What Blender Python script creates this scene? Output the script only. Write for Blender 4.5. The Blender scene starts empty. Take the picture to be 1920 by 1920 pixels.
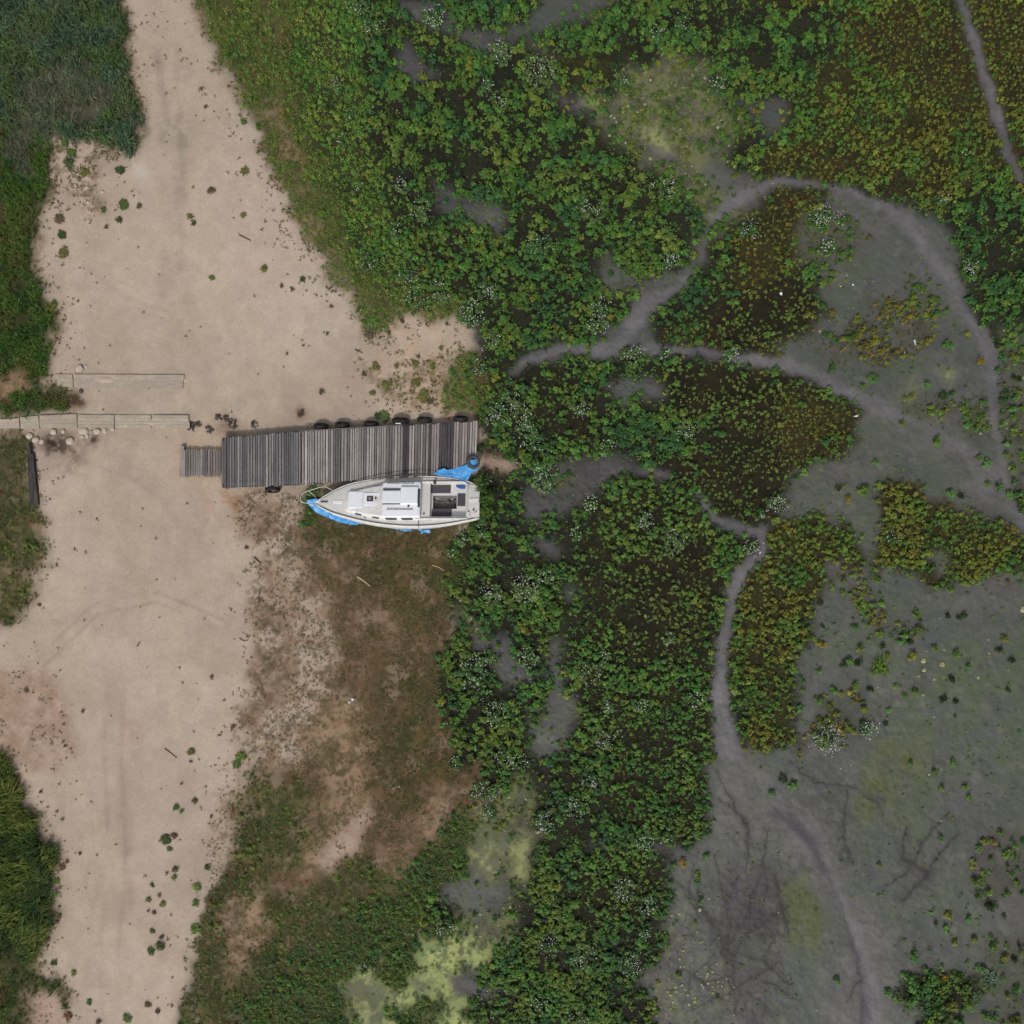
import bpy, math, random
import numpy as np
from mathutils import Vector, Matrix
random.seed(7)
RS = np.random.RandomState(11)
S = bpy.context.scene
COL = S.collection
R = math.radians

# ------------------------------------------------------------------ camera, sky, sun, exposure
H = 45.0                      # camera height; 40 photo pixels = 1 m on the ground
K = 40.0
cam = bpy.data.cameras.new("camera"); camo = bpy.data.objects.new("camera", cam); COL.objects.link(camo)
camo.location = (0, 0, H); camo.rotation_euler = (0, 0, 0)
cam.sensor_width = 36; cam.lens = 36 * H / 48.0
cam.clip_end = 3000
S.camera = camo
SUN_EL, SUN_AZ = 56.0, 196.0     # degrees; azimuth clockwise from +Y (top of the photo)
w = bpy.data.worlds.new("World"); S.world = w; w.use_nodes = True
nt = w.node_tree; nt.nodes.clear()
sky = nt.nodes.new("ShaderNodeTexSky"); sky.sky_type = 'NISHITA'; sky.sun_disc = False
sky.sun_elevation = R(SUN_EL); sky.sun_rotation = R(SUN_AZ); sky.dust_density = 4; sky.air_density = 1.2
hs = nt.nodes.new("ShaderNodeHueSaturation"); hs.inputs['Saturation'].default_value = 0.30
bg = nt.nodes.new("ShaderNodeBackground"); bg.inputs['Strength'].default_value = 0.115
wo = nt.nodes.new("ShaderNodeOutputWorld")
nt.links.new(sky.outputs[0], hs.inputs['Color']); nt.links.new(hs.outputs[0], bg.inputs[0]); nt.links.new(bg.outputs[0], wo.inputs[0])
sl = bpy.data.lights.new("sun", 'SUN'); sl.energy = 2.0; sl.angle = R(6); sl.color = (1, .965, .92)
so = bpy.data.objects.new("sun", sl); COL.objects.link(so)
az = R(SUN_AZ); el = R(SUN_EL)
sd = Vector((math.sin(az) * math.cos(el), math.cos(az) * math.cos(el), math.sin(el)))
so.rotation_euler = sd.to_track_quat('Z', 'Y').to_euler()
S.view_settings.view_transform = 'Standard'; S.view_settings.look = 'None'
S.view_settings.gamma = 1; S.view_settings.use_curve_mapping = False
S.view_settings.exposure = -0.25
S.render.film_transparent = False

# ------------------------------------------------------------------ helpers
def W(px, py, z=0.0):
    """world point at height z that shows at photo pixel (px, py)"""
    f = (H - z) / H
    return Vector(((px - 960) / K * f, (960 - py) / K * f, z))

def lin(r, g, b):
    f = lambda c: ((c / 255.0 + 0.055) / 1.055) ** 2.4 if c > 10 else c / 255.0 / 12.92
    return (f(r), f(g), f(b))

def tag(o, label=None, cat=None, group=None, kind=None):
    if label: o['label'] = label
    if cat: o['category'] = cat
    if group: o['group'] = group
    if kind: o['kind'] = kind
    return o

def thing(name, label, cat, loc=(0, 0, 0), rotz=0, group=None):
    o = bpy.data.objects.new(name, None); COL.objects.link(o)
    o.location = loc; o.rotation_euler = (0, 0, rotz); o.empty_display_size = .3
    return tag(o, label, cat, group)

class MB:
    def __init__(s): s.v = []; s.f = []; s.c = []
    def add(s, vs, fs, c=(1, 1, 1)):
        n = len(s.v); s.v += [tuple(v) for v in vs]; s.f += [tuple(i + n for i in f) for f in fs]
        s.c += [c] * len(vs); return s
    def box(s, c0, size, c=(1, 1, 1), m=None):
        x, y, z = size[0] / 2, size[1] / 2, size[2] / 2
        vs = [Vector((sx * x, sy * y, sz * z)) for sz in (-1, 1) for sy in (-1, 1) for sx in (-1, 1)]
        if m is not None: vs = [m @ v for v in vs]
        vs = [v + Vector(c0) for v in vs]
        return s.add(vs, [(0, 2, 3, 1), (4, 5, 7, 6), (0, 1, 5, 4), (2, 6, 7, 3), (0, 4, 6, 2), (1, 3, 7, 5)], c)
    def prism(s, top, bot, c=(1, 1, 1)):
        n = len(top)
        fs = [tuple(range(n)), tuple(range(2 * n - 1, n - 1, -1))]
        fs += [(i, i + n, (i + 1) % n + n, (i + 1) % n) for i in range(n)]
        return s.add(list(top) + list(bot), fs, c)
    def tube(s, pts, r, n=8, c=(1, 1, 1), closed=False):
        pts = [Vector(p) for p in pts]; m = len(pts)
        rr = r if isinstance(r, (list, tuple)) else [r] * m
        vs = []
        up = Vector((0, 0, 1))
        for i, p in enumerate(pts):
            a = pts[(i - 1) % m] if closed or i else p; b = pts[(i + 1) % m] if closed or i < m - 1 else p
            t = (b - a).normalized()
            q = t.cross(up)
            if q.length < 1e-3: q = t.cross(Vector((0, 1, 0)))
            q.normalize(); u = q.cross(t)
            vs += [p + (q * math.cos(k * 2 * math.pi / n) + u * math.sin(k * 2 * math.pi / n)) * rr[i] for k in range(n)]
        fs = []
        for i in range(m if closed else m - 1):
            j = (i + 1) % m
            fs += [(i * n + k, i * n + (k + 1) % n, j * n + (k + 1) % n, j * n + k) for k in range(n)]
        if not closed: fs += [tuple(range(n))[::-1], tuple((m - 1) * n + k for k in range(n))]
        return s.add(vs, fs, c)
    def build(s, name, m, parent=None, smooth=False, bevel=0, tint=False, solid=0):
        me = bpy.data.meshes.new(name); me.from_pydata(s.v, [], s.f); me.update()
        if tint:
            a = me.color_attributes.new('tint', 'FLOAT_COLOR', 'POINT')
            a.data.foreach_set('color', np.array([(*c, 1) for c in s.c], dtype=np.float32).ravel())
        if smooth: me.polygons.foreach_set('use_smooth', [True] * len(me.polygons))
        me.materials.append(m)
        o = bpy.data.objects.new(name, me); COL.objects.link(o)
        if parent: o.parent = parent
        if solid:
            md = o.modifiers.new('s', 'SOLIDIFY'); md.thickness = solid
        if bevel:
            md = o.modifiers.new('b', 'BEVEL'); md.width = bevel; md.segments = 2; md.limit_method = 'ANGLE'
        return o

def mat(name, color=(.5, .5, .5), rough=.7, noise=None, tint=False, bump=0, bscale=40, spec=.35, metal=0, stretch=(1, 1, 1), rnd=0, extra=None, trans=0):
    """noise = (scale, amount, colour2)"""
    m = bpy.data.materials.new(name); m.use_nodes = True
    n = m.node_tree; b = n.nodes['Principled BSDF']; L = n.links
    b.inputs['Roughness'].default_value = rough; b.inputs['Specular IOR Level'].default_value = spec
    b.inputs['Metallic'].default_value = metal
    tc = n.nodes.new('ShaderNodeTexCoord'); mp = n.nodes.new('ShaderNodeMapping')
    mp.inputs['Scale'].default_value = stretch; L.new(tc.outputs['Object'], mp.inputs[0])
    cur = None
    if tint:
        at = n.nodes.new('ShaderNodeAttribute'); at.attribute_name = 'tint'; cur = at.outputs['Color']
    else:
        rgb = n.nodes.new('ShaderNodeRGB'); rgb.outputs[0].default_value = (*color, 1); cur = rgb.outputs[0]
    for (sc, amt, c2) in (noise or []):
        nz = n.nodes.new('ShaderNodeTexNoise'); nz.inputs['Scale'].default_value = sc; nz.inputs['Detail'].default_value = 6
        nz.inputs['Roughness'].default_value = .65
        L.new(mp.outputs[0], nz.inputs['Vector'])
        cr = n.nodes.new('ShaderNodeValToRGB'); cr.color_ramp.elements[0].position = .38; cr.color_ramp.elements[1].position = .68
        cr.color_ramp.elements[0].color = (0, 0, 0, 1); cr.color_ramp.elements[1].color = (amt, amt, amt, 1)
        L.new(nz.outputs[0], cr.inputs[0])
        mx = n.nodes.new('ShaderNodeMix'); mx.data_type = 'RGBA'
        L.new(cr.outputs[0], mx.inputs[0]); L.new(cur, mx.inputs[6])
        if c2 == 'mul':
            mm = n.nodes.new('ShaderNodeMix'); mm.data_type = 'RGBA'; mm.blend_type = 'MULTIPLY'; mm.inputs[0].default_value = 1
            L.new(cur, mm.inputs[6]); mm.inputs[7].default_value = (.45, .43, .42, 1); L.new(mm.outputs[2], mx.inputs[7])
        else: mx.inputs[7].default_value = (*c2, 1)
        cur = mx.outputs[2]
    if rnd:
        oi = n.nodes.new('ShaderNodeObjectInfo'); ma = n.nodes.new('ShaderNodeMapRange')
        ma.inputs[3].default_value = 1 - rnd; ma.inputs[4].default_value = 1 + rnd
        L.new(oi.outputs['Random'], ma.inputs[0])
        mm = n.nodes.new('ShaderNodeVectorMath'); mm.operation = 'SCALE'
        L.new(cur, mm.inputs[0]); L.new(ma.outputs[0], mm.inputs['Scale']); cur = mm.outputs[0]
    L.new(cur, b.inputs['Base Color'])
    if bump:
        nz = n.nodes.new('ShaderNodeTexNoise'); nz.inputs['Scale'].default_value = bscale; nz.inputs['Detail'].default_value = 5
        L.new(mp.outputs[0], nz.inputs['Vector'])
        bp = n.nodes.new('ShaderNodeBump'); bp.inputs['Strength'].default_value = bump; bp.inputs['Distance'].default_value = .03
        L.new(nz.outputs[0], bp.inputs['Height']); L.new(bp.outputs[0], b.inputs['Normal'])
    return m

# ------------------------------------------------------------------ noise on numpy arrays
def vnoise(x, y, scale, seed):
    x = x / scale + 1000.3 + seed * 17.13; y = y / scale + 1000.7 + seed * 9.71
    xi = np.floor(x).astype(np.int64); yi = np.floor(y).astype(np.int64); fx = x - xi; fy = y - yi
    fx = fx * fx * (3 - 2 * fx); fy = fy * fy * (3 - 2 * fy)
    def h(a, b):
        n = (a * 374761393 + b * 668265263 + seed * 2147483647) & 0xffffffff
        n = ((n ^ (n >> 13)) * 1274126177) & 0xffffffff
        return ((n ^ (n >> 16)) & 0xffff) / 65535.0
    return (h(xi, yi) * (1 - fx) + h(xi + 1, yi) * fx) * (1 - fy) + (h(xi, yi + 1) * (1 - fx) + h(xi + 1, yi + 1) * fx) * fy
def fbm(x, y, scale, seed, octv=4, gain=.5):
    a = 0; t = 0; g = 1
    for i in range(octv):
        a = a + g * vnoise(x, y, scale / 2 ** i, seed + i * 31); t += g; g *= gain
    return a / t
def sstep(a, b, x):
    t = np.clip((x - a) / (b - a), 0, 1); return t * t * (3 - 2 * t)

# ------------------------------------------------------------------ the map of the place, traced in photo pixels
# (class, outline).  Later entries lie over earlier ones.
POLY = [
 ('sand', [(235,-300),(365,-300),(372,0),(392,60),(405,110),(440,150),(460,210),(480,240),(500,290),(520,330),(545,370),(570,430),(600,480),(625,530),(660,550),(680,590),(700,625),(740,600),(765,585),(840,590),(880,610),(892,650),(905,700),(910,790),(910,880),(880,1000),(860,1200),(600,1300),(520,1400),(450,1560),(410,1650),(370,1800),(330,1920),(320,2300),(-300,2300),(-300,-300)]),
 # left side
 ('reed', [(-300,-300),(232,-300),(232,0),(242,100),(248,170),(262,205),(280,240),(262,255),(250,290),(232,285),(200,265),(150,262),(110,270),(60,250),(-300,240)]),
 ('grassL', [(-300,240),(60,250),(108,272),(100,330),(90,390),(72,440),(62,500),(72,530),(88,560),(108,600),(100,640),(98,690),(88,700),(80,705),(85,730),(135,735),(130,760),(90,775),(-300,780)]),
 ('reedb', [(60,150),(160,120),(230,180),(190,230),(120,250),(60,300),(70,340),(50,350),(20,290)]),
 ('dryr', [(5,712),(50,705),(70,718),(60,730),(25,735),(15,760),(5,735)]),
 ('grassC', [(-300,810),(52,808),(56,840),(62,940),(92,965),(88,1020),(72,1080),(45,1150),(-300,1210)]),
 ('dryg', [(10,960),(62,950),(92,965),(88,1020),(72,1080),(45,1150),(10,1170),(0,1100)]),
 ('sandr', [(-300,1250),(60,1260),(100,1265),(130,1330),(150,1400),(110,1440),(50,1430),(20,1400),(-300,1390)]),
 ('grassD', [(-300,1405),(18,1415),(35,1450),(50,1500),(82,1560),(112,1605),(98,1650),(98,1735),(75,1775),(60,1800),(-300,1830)]),
 ('grassE', [(-300,1810),(50,1790),(95,1820),(145,1855),(135,1890),(60,1850),(60,1920),(60,2300),(-300,2300)]),
 ('sandr', [(60,1855),(120,1860),(135,1900),(60,2300)]),
 ('weedy', [(104,268),(150,258),(245,285),(225,300),(180,300),(190,350),(215,385),(200,410),(150,385),(130,340),(115,300)]),
 # scrub band right of the track
 ('scrub', [(372,-300),(372,0),(392,60),(405,110),(440,150),(460,210),(480,240),(500,290),(520,330),(545,370),(570,430),(600,480),(625,530),(655,550),(680,600),(700,625),(735,605),(720,560),(790,540),(760,480),(700,400),(660,300),(650,150),(645,-300)]),
 ('scrubd', [(480,200),(520,170),(560,300),(600,400),(650,500),(690,560),(640,540),(600,480),(565,420),(540,360),(505,290)]),
 ('green', [(645,-300),(630,100),(655,200),(668,300),(700,400),(715,480),(735,560),(700,620),(760,590),(830,590),(885,600),(895,650),(880,690),(870,740),(890,790),(905,860),(893,905),(897,950),(890,985),(850,1000),(832,1060),(850,1180),(818,1250),(832,1380),(860,1440),(880,1500),(900,1540),(870,1610),(800,1690),(720,1790),(650,1850),(640,1920),(640,2300),(2300,2300),(2300,-300)]),
 ('sand', [(735,600),(765,585),(800,592),(845,590),(880,610),(892,650),(840,662),(740,640)]),
 ('scrub', [(880,560),(880,600),(840,590),(780,590),(735,600),(720,625),(690,625),(672,585),(700,560),(790,555)]),
 ('weedy', [(680,690),(760,685),(860,665),(880,680),(850,700),(830,760),(800,775),(700,735)]),
 ('scrub', [(850,672),(900,662),(905,700),(915,745),(900,775),(838,770),(835,730),(848,700)]),
 ('greenl', [(560,-300),(545,60),(560,180),(590,280),(640,380),(665,470),(700,530),(730,560),(790,545),(770,470),(730,380),(700,290),(680,150),(670,-300)]),
 # ---- mud everywhere on the right, beds laid over it
 ('mud', [(1380,190),(1440,190),(1475,185),(1472,240),(1445,262),(1420,235),(1390,205)]),
 ('olive', [(1460,-300),(1430,0),(1500,100),(1480,200),(1460,270),(1435,335),(1560,340),(1650,352),(1740,385),(1790,405),(1800,480),(1830,520),(1860,600),(1880,700),(2300,700),(2300,-300)]),
 ('green', [(1430,0),(1560,0),(1590,40),(1570,90),(1530,140),(1500,180),(1460,180),(1440,120)]),
 ('green', [(1780,390),(1830,330),(1900,340),(2000,340),(2000,700),(1900,700),(1850,620),(1825,560),(1800,480)]),
 ('browno', [(1600,10),(1780,20),(1820,120),(1850,200),(1780,210),(1700,180),(1620,120),(1580,60)]),
 ('browno', [(1845,10),(2000,-100),(2000,230),(1890,210),(1865,110)]),
 ('browno', [(1440,290),(1530,290),(1620,310),(1640,340),(1540,340),(1436,335)]),
 ('mudd', [(725,0),(790,6),(840,22),(870,50),(950,60),(1000,25),(1060,-60),(1180,-60),(1110,35),(1060,40),(1010,60),(970,72),(930,102),(880,112),(870,75),(830,55),(790,50),(760,25)]),
 ('mudd', [(745,85),(775,90),(800,135),(835,150),(790,155),(755,150),(742,110)]),
 ('mudd', [(808,350),(840,350),(880,372),(925,390),(930,425),(905,430),(870,410),(825,382)]),
 ('mudd', [(1028,150),(1055,165),(1095,175),(1108,212),(1070,222),(1035,192)]),
 ('mudd', [(880,60),(905,70),(930,80),(900,100),(880,90)]),
 ('mudd', [(990,70),(1045,105),(1035,115),(985,80)]),
 ('mudd', [(920,390),(955,420),(960,450),(935,440)]),
 ('fuzz', [(1095,178),(1150,182),(1190,140),(1260,90),(1290,110),(1330,120),(1385,210),(1390,250),(1350,300),(1320,340),(1260,335),(1215,310),(1165,290),(1120,230)]),
 ('algae', [(1100,178),(1118,180),(1135,200),(1130,222),(1110,205)]),
 ('algae2', [(1195,252),(1225,250),(1265,270),(1268,292),(1250,300),(1220,275)]),
 ('mudd', [(1380,190),(1440,190),(1475,185),(1472,240),(1445,262),(1420,235),(1390,205)]),
 ('mud', [(1290,338),(1340,310),(1390,325),(1445,338),(1430,378),(1400,420),(1345,450),(1305,500),(1270,545),(1235,560),(1215,605),(1220,650),(1140,668),(1050,672),(985,690),(980,668),(1060,650),(1110,640),(1150,600),(1198,570),(1150,545),(1128,515),(1140,478),(1152,500),(1190,530),(1240,528),(1290,480),(1310,430),(1320,390),(1295,362)]),
 ('fuzz', [(1270,345),(1330,340),(1400,400),(1350,450),(1320,430),(1330,400)]),
 ('mud', [(1500,480),(1530,400),(1580,360),(1650,385),(1740,400),(1790,440),(1800,560),(1850,660),(1870,820),(1900,920),(1830,880),(1740,810),(1650,760),(1560,730),(1460,695),(1420,665),(1500,640),(1560,590),(1540,540)]),
 ('browno', [(1440,365),(1480,352),(1555,365),(1540,400),(1510,440),(1480,500),(1500,540),(1560,585),(1500,640),(1430,662),(1330,655),(1235,640),(1215,608),(1240,570),(1300,520),(1345,460),(1395,425),(1425,385)]),
 ('brown', [(1360,560),(1460,520),(1545,580),(1490,640),(1400,655),(1320,620)]),
 ('green', [(1230,575),(1290,535),(1340,470),(1380,455),(1370,540),(1320,600),(1250,630),(1222,610)]),
 ('gsparse', [(1510,385),(1580,380),(1620,400),(1640,440),(1600,500),(1570,525),(1530,500),(1495,470)]),
 ('orange', [(1640,560),(1690,545),(1740,580),(1750,640),(1700,655),(1660,690),(1590,660),(1570,625),(1620,600)]),
 ('gsparse', [(1695,490),(1745,500),(1790,560),(1790,590),(1740,590),(1710,550)]),
 ('gsparse', [(1540,620),(1590,620),(1600,670),(1570,690),(1540,650)]),
 ('gsparse', [(1690,740),(1760,735),(1800,740),(1780,780),(1740,800),(1700,770)]),
 ('gsparse', [(1790,770),(1830,735),(1860,750),(1870,820),(1800,820)]),
 ('algae2', [(1690,725),(1720,710),(1725,735),(1700,745)]),
 ('algae2', [(1750,690),(1790,685),(1785,715),(1755,712)]),
 ('gsparse', [(1870,620),(1920,600),(2300,600),(2300,990),(1930,990),(1900,900),(1880,820),(1875,700)]),
 ('brown', [(1230,672),(1290,672),(1420,692),(1500,712),(1600,748),(1622,790),(1600,830),(1545,862),(1482,872),(1475,945),(1440,985),(1380,980),(1340,950),(1290,905),(1250,890),(1215,870),(1190,850),(1170,820),(1190,770),(1250,740)]),
 ('browno', [(1470,730),(1600,760),(1615,800),(1560,850),(1480,870),(1450,800)]),
 ('green', [(1160,770),(1210,740),(1260,770),(1330,790),(1330,830),(1250,870),(1190,858),(1165,825)]),
 ('mud', [(1145,722),(1180,715),(1240,708),(1248,738),(1205,752),(1172,768),(1150,745)]),
 ('mudd', [(1010,890),(1060,865),(1110,842),(1160,845),(1200,872),(1258,885),(1252,900),(1190,888),(1160,892),(1110,920),(1080,945),(1030,965),(1000,995),(985,945),(995,905)]),
 ('gsparse', [(1000,880),(1060,880),(1070,910),(1030,925),(1000,910)]),
 ('greenm', [(1080,1000),(1130,930),(1200,900),(1260,905),(1300,930),(1345,1000),(1400,1020),(1370,1080),(1345,1150),(1332,1230),(1330,1330),(1340,1420),(1330,1500),(1310,1560),(1240,1590),(1160,1560),(1090,1440),(1100,1340),(1080,1200),(1090,1100)]),
 ('brown', [(1170,1030),(1250,1010),(1320,1040),(1330,1120),(1310,1190),(1260,1230),(1200,1220),(1165,1140)]),
 ('greenm', [(960,720),(1040,690),(1110,720),(1140,780),(1120,830),(1040,820),(980,790)]),
 ('greenm', [(1050,1620),(1150,1600),(1230,1620),(1220,1700),(1120,1720),(1050,1690)]),
 ('greenm', [(760,430),(830,430),(860,500),(800,540),(760,500)]),
 ('olivec', [(1000,110),(1090,90),(1170,120),(1130,170),(1060,160),(1010,150)]),
 ('mud', [(1480,885),(1540,872),(1600,840),(1632,765),(1740,815),(1885,935),(1925,985),(2300,985),(2300,2300),(1150,2300),(1240,1900),(1212,1850),(1245,1760),(1245,1680),(1270,1600),(1325,1560),(1335,1480),(1345,1420),(1400,1400),(1440,1420),(1500,1400),(1480,1310),(1520,1220),(1530,1150),(1450,1020),(1440,985),(1475,945)]),
 ('olive', [(1440,1010),(1475,975),(1540,950),(1590,975),(1612,1035),(1600,1080),(1560,1100),(1532,1150),(1518,1220),(1482,1310),(1490,1350),(1505,1395),(1440,1420),(1408,1400),(1385,1310),(1378,1200),(1392,1100),(1425,1060)]),
 ('mud', [(1535,1060),(1575,1055),(1580,1075),(1550,1085)]),
 ('mud', [(1590,965),(1640,1000),(1640,1060),(1610,1060),(1610,1010)]),
 ('olive', [(1650,900),(1700,900),(1740,920),(1800,958),(1860,970),(1920,998),(2300,1000),(2300,1050),(1920,1060),(1800,1092),(1740,1110),(1690,1060),(1640,1100),(1635,1040),(1655,1000),(1640,960)]),
 ('gmud', [(1730,1040),(1780,1035),(1800,1060),(1760,1075)]),
 ('oliveS', [(1605,1100),(1650,1110),(1660,1180),(1630,1200),(1605,1150)]),
 ('gsparse', [(1660,1160),(1720,1180),(1715,1210),(1665,1200)]),
 ('orangeS', [(1530,1300),(1590,1275),(1640,1320),(1640,1370),(1600,1385),(1520,1370)]),
 ('gmud', [(1560,1180),(1640,1200),(1700,1240),(1800,1200),(1920,1180),(2300,1180),(2300,1330),(1700,1330),(1560,1290)]),
 ('gmud', [(1640,1260),(1760,1320),(1920,1300),(2300,1300),(2300,1420),(1900,1420),(1780,1480),(1720,1600),(1640,1570),(1590,1500),(1620,1420)]),
 ('stain', [(1470,1640),(1530,1640),(1550,1700),(1545,1800),(1500,1830),(1470,1790),(1455,1720)]),
 ('stain', [(1640,1380),(1750,1380),(1740,1450),(1700,1500),(1680,1590),(1640,1560),(1600,1500),(1620,1470)]),
 ('stain', [(1470,1650),(1510,1650),(1520,1720),(1515,1780),(1480,1800),(1465,1720)]),
 ('gmud', [(1490,1790),(1540,1810),(1560,1860),(1520,1900),(1480,1860)]),
 ('gmud', [(1580,1660),(1740,1650),(1760,1600),(1860,1640),(1840,1760),(1760,1720),(1650,1700)]),
 ('mudd', [(1320,1640),(1400,1620),(1470,1650),(1470,1800),(1440,1900),(1420,2300),(1230,2300),(1240,1930),(1290,1860),(1300,1760)]),
 ('speck', [(1250,1660),(1310,1680),(1320,1760),(1370,1800),(1360,1900),(1250,1930),(1225,1830),(1240,1740)]),
 ('gsparse2', [(1840,1560),(1900,1560),(2300,1540),(2300,1700),(1900,1680),(1850,1700),(1825,1630)]),
 ('green', [(1690,1830),(1760,1825),(1830,1815),(1850,1860),(1800,1900),(1780,2000),(1690,2000),(1735,1890),(1690,1870)]),
 ('gsparse2', [(1840,1760),(1920,1740),(2300,1740),(2300,2300),(1840,2300)]),
 # pockets and strips between the beds near the middle
 ('mudd', [(990,1000),(1040,1015),(1062,1040),(1030,1045),(1010,1030)]),
 ('mudd', [(1060,1095),(1095,1098),(1090,1115),(1062,1115)]),
 ('mudd', [(880,1185),(950,1190),(960,1215),(1005,1265),(1000,1290),(945,1285),(925,1225),(885,1210)]),
 ('mudd', [(1030,1200),(1055,1205),(1058,1280),(1078,1340),(1072,1400),(1030,1412),(990,1400),(985,1345),(1010,1330),(1035,1290)]),
 ('fuzz', [(850,1150),(915,1150),(920,1180),(870,1185)]),
 ('gsparse', [(990,1340),(1020,1330),(1020,1360),(995,1370)]),
 ('fuzz', [(880,1500),(935,1480),(1000,1440),(1010,1520),(1010,1600),(1005,1680),(960,1720),(930,1770),(860,1720),(850,1660),(900,1590)]),
 ('mudd', [(830,1660),(880,1640),(950,1650),(960,1690),(920,1710),(850,1700)]),
 ('dry', [(870,1440),(900,1440),(910,1520),(880,1560),(860,1500)]),
 ('mud', [(1330,1480),(1345,1440),(1420,1430),(1400,1560),(1330,1580)]),
 ('pmud', [(1345,1400),(1410,1405),(1440,1440),(1500,1500),(1560,1580),(1590,1680),(1540,1690),(1470,1600),(1400,1560),(1345,1540),(1335,1460)]),
 ('pmud', [(1600,1700),(1680,1760),(1690,1860),(1660,2000),(1560,2000),(1570,1800)]),
 ('pmud', [(1560,360),(1640,370),(1740,420),(1800,540),(1790,600),(1740,540),(1690,470),(1600,420)]),
 ('pmud', [(1600,740),(1680,770),(1780,830),(1870,910),(1850,930),(1760,870),(1640,800)]),
 # brown dry ground below the boat
 ('trans', [(440,925),(545,925),(600,980),(600,1100),(640,1200),(640,1310),(580,1420),(480,1480),(440,1580),(400,1640),(400,1560),(430,1480),(435,1380),(470,1300),(480,1200),(455,1130),(490,1050),(470,980)]),
 ('dry', [(600,925),(860,925),(868,985),(840,1000),(832,1060),(848,1180),(818,1250),(832,1380),(858,1440),(875,1500),(830,1560),(780,1590),(720,1640),(600,1680),(480,1700),(420,1720),(440,1560),(455,1450),(560,1420),(625,1320),(630,1230),(600,1130),(560,1010),(570,960)]),
 ('trans', [(500,1130),(600,1190),(625,1270),(590,1380),(500,1440),(450,1400),(470,1330),(510,1260)]),
 ('dryt', [(600,1300),(690,1300),(700,1420),(640,1480),(580,1440)]),
 ('dryt', [(560,1380),(680,1420),(700,1500),(650,1600),(560,1640),(540,1560),(600,1480)]),
 ('dryt', [(760,1580),(830,1480),(850,1500),(800,1600),(700,1690),(720,1620)]),
 ('dryd', [(640,960),(830,960),(840,1060),(835,1180),(740,1160),(700,1080),(620,1050),(580,1000)]),
 ('dryd', [(720,1240),(800,1220),(830,1330),(850,1420),(800,1500),(720,1520),(700,1430),(730,1330)]),
 ('dryg', [(480,1440),(560,1480),(560,1600),(500,1720),(420,1800),(380,1920),(380,2300),(330,2300),(335,1920),(370,1780),(410,1650),(440,1560),(455,1460)]),
 ('dryg', [(420,1760),(500,1690),(620,1640),(700,1600),(740,1640),(620,1780),(600,1850),(500,1900),(440,1920),(350,2300),(380,1850)]),
 ('dryt', [(420,1690),(500,1660),(520,1720),(470,1800),(420,1880),(405,1840),(440,1760)]),
 ('scrubg', [(460,1860),(560,1790),(650,1700),(740,1650),(780,1590),(840,1545),(890,1510),(905,1560),(870,1620),(800,1700),(720,1790),(655,1850),(645,2300),(420,2300)]),
 ('scrubg', [(840,1000),(868,990),(880,1020),(862,1100),(850,1140),(832,1100)]),
 ('scrubg', [(545,925),(600,925),(610,960),(580,985),(560,970)]),
 # algae pond bottom
 ('algae', [(650,1860),(680,1800),(720,1790),(780,1740),(830,1720),(870,1700),(930,1720),(955,1760),(910,1790),(885,1840),(890,1920),(880,2300),(700,2300),(660,1900)]),
 ('scrubg', [(720,1780),(780,1750),(790,1790),(760,1830),(720,1850),(690,1820)]),
 ('mudd', [(855,1850),(950,1860),(930,1880),(860,1868)]),
 ('green', [(700,1870),(750,1880),(740,1910),(690,1900)]),
 ('algae2', [(640,1840),(700,1830),(740,1870),(720,1930),(660,1910)]), ('mudd', [(770,1838),(800,1845),(812,1856),(778,1856)]),
 ('fuzz', [(850,1700),(930,1715),(950,1760),(905,1770),(870,1740)]), ('scrubg', [(800,1700),(850,1715),(860,1745),(820,1755),(790,1735)]), ('gsparse', [(860,1800),(890,1790),(895,1840),(865,1850)]), ('scrubg', [(745,1895),(800,1870),(830,1890),(800,1925),(750,1930)]),
 ('algae2', [(885,1560),(925,1540),(950,1600),(930,1650),(890,1640)]), ('algae2', [(950,1590),(1000,1570),(1005,1640),(965,1650)]),
 # bits
 ('sandr', [(905,850),(965,860),(975,880),(930,880),(905,870)]),
 ('sandr', [(640,1560),(700,1500),(690,1570),(630,1640),(600,1610)]),
]
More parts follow.
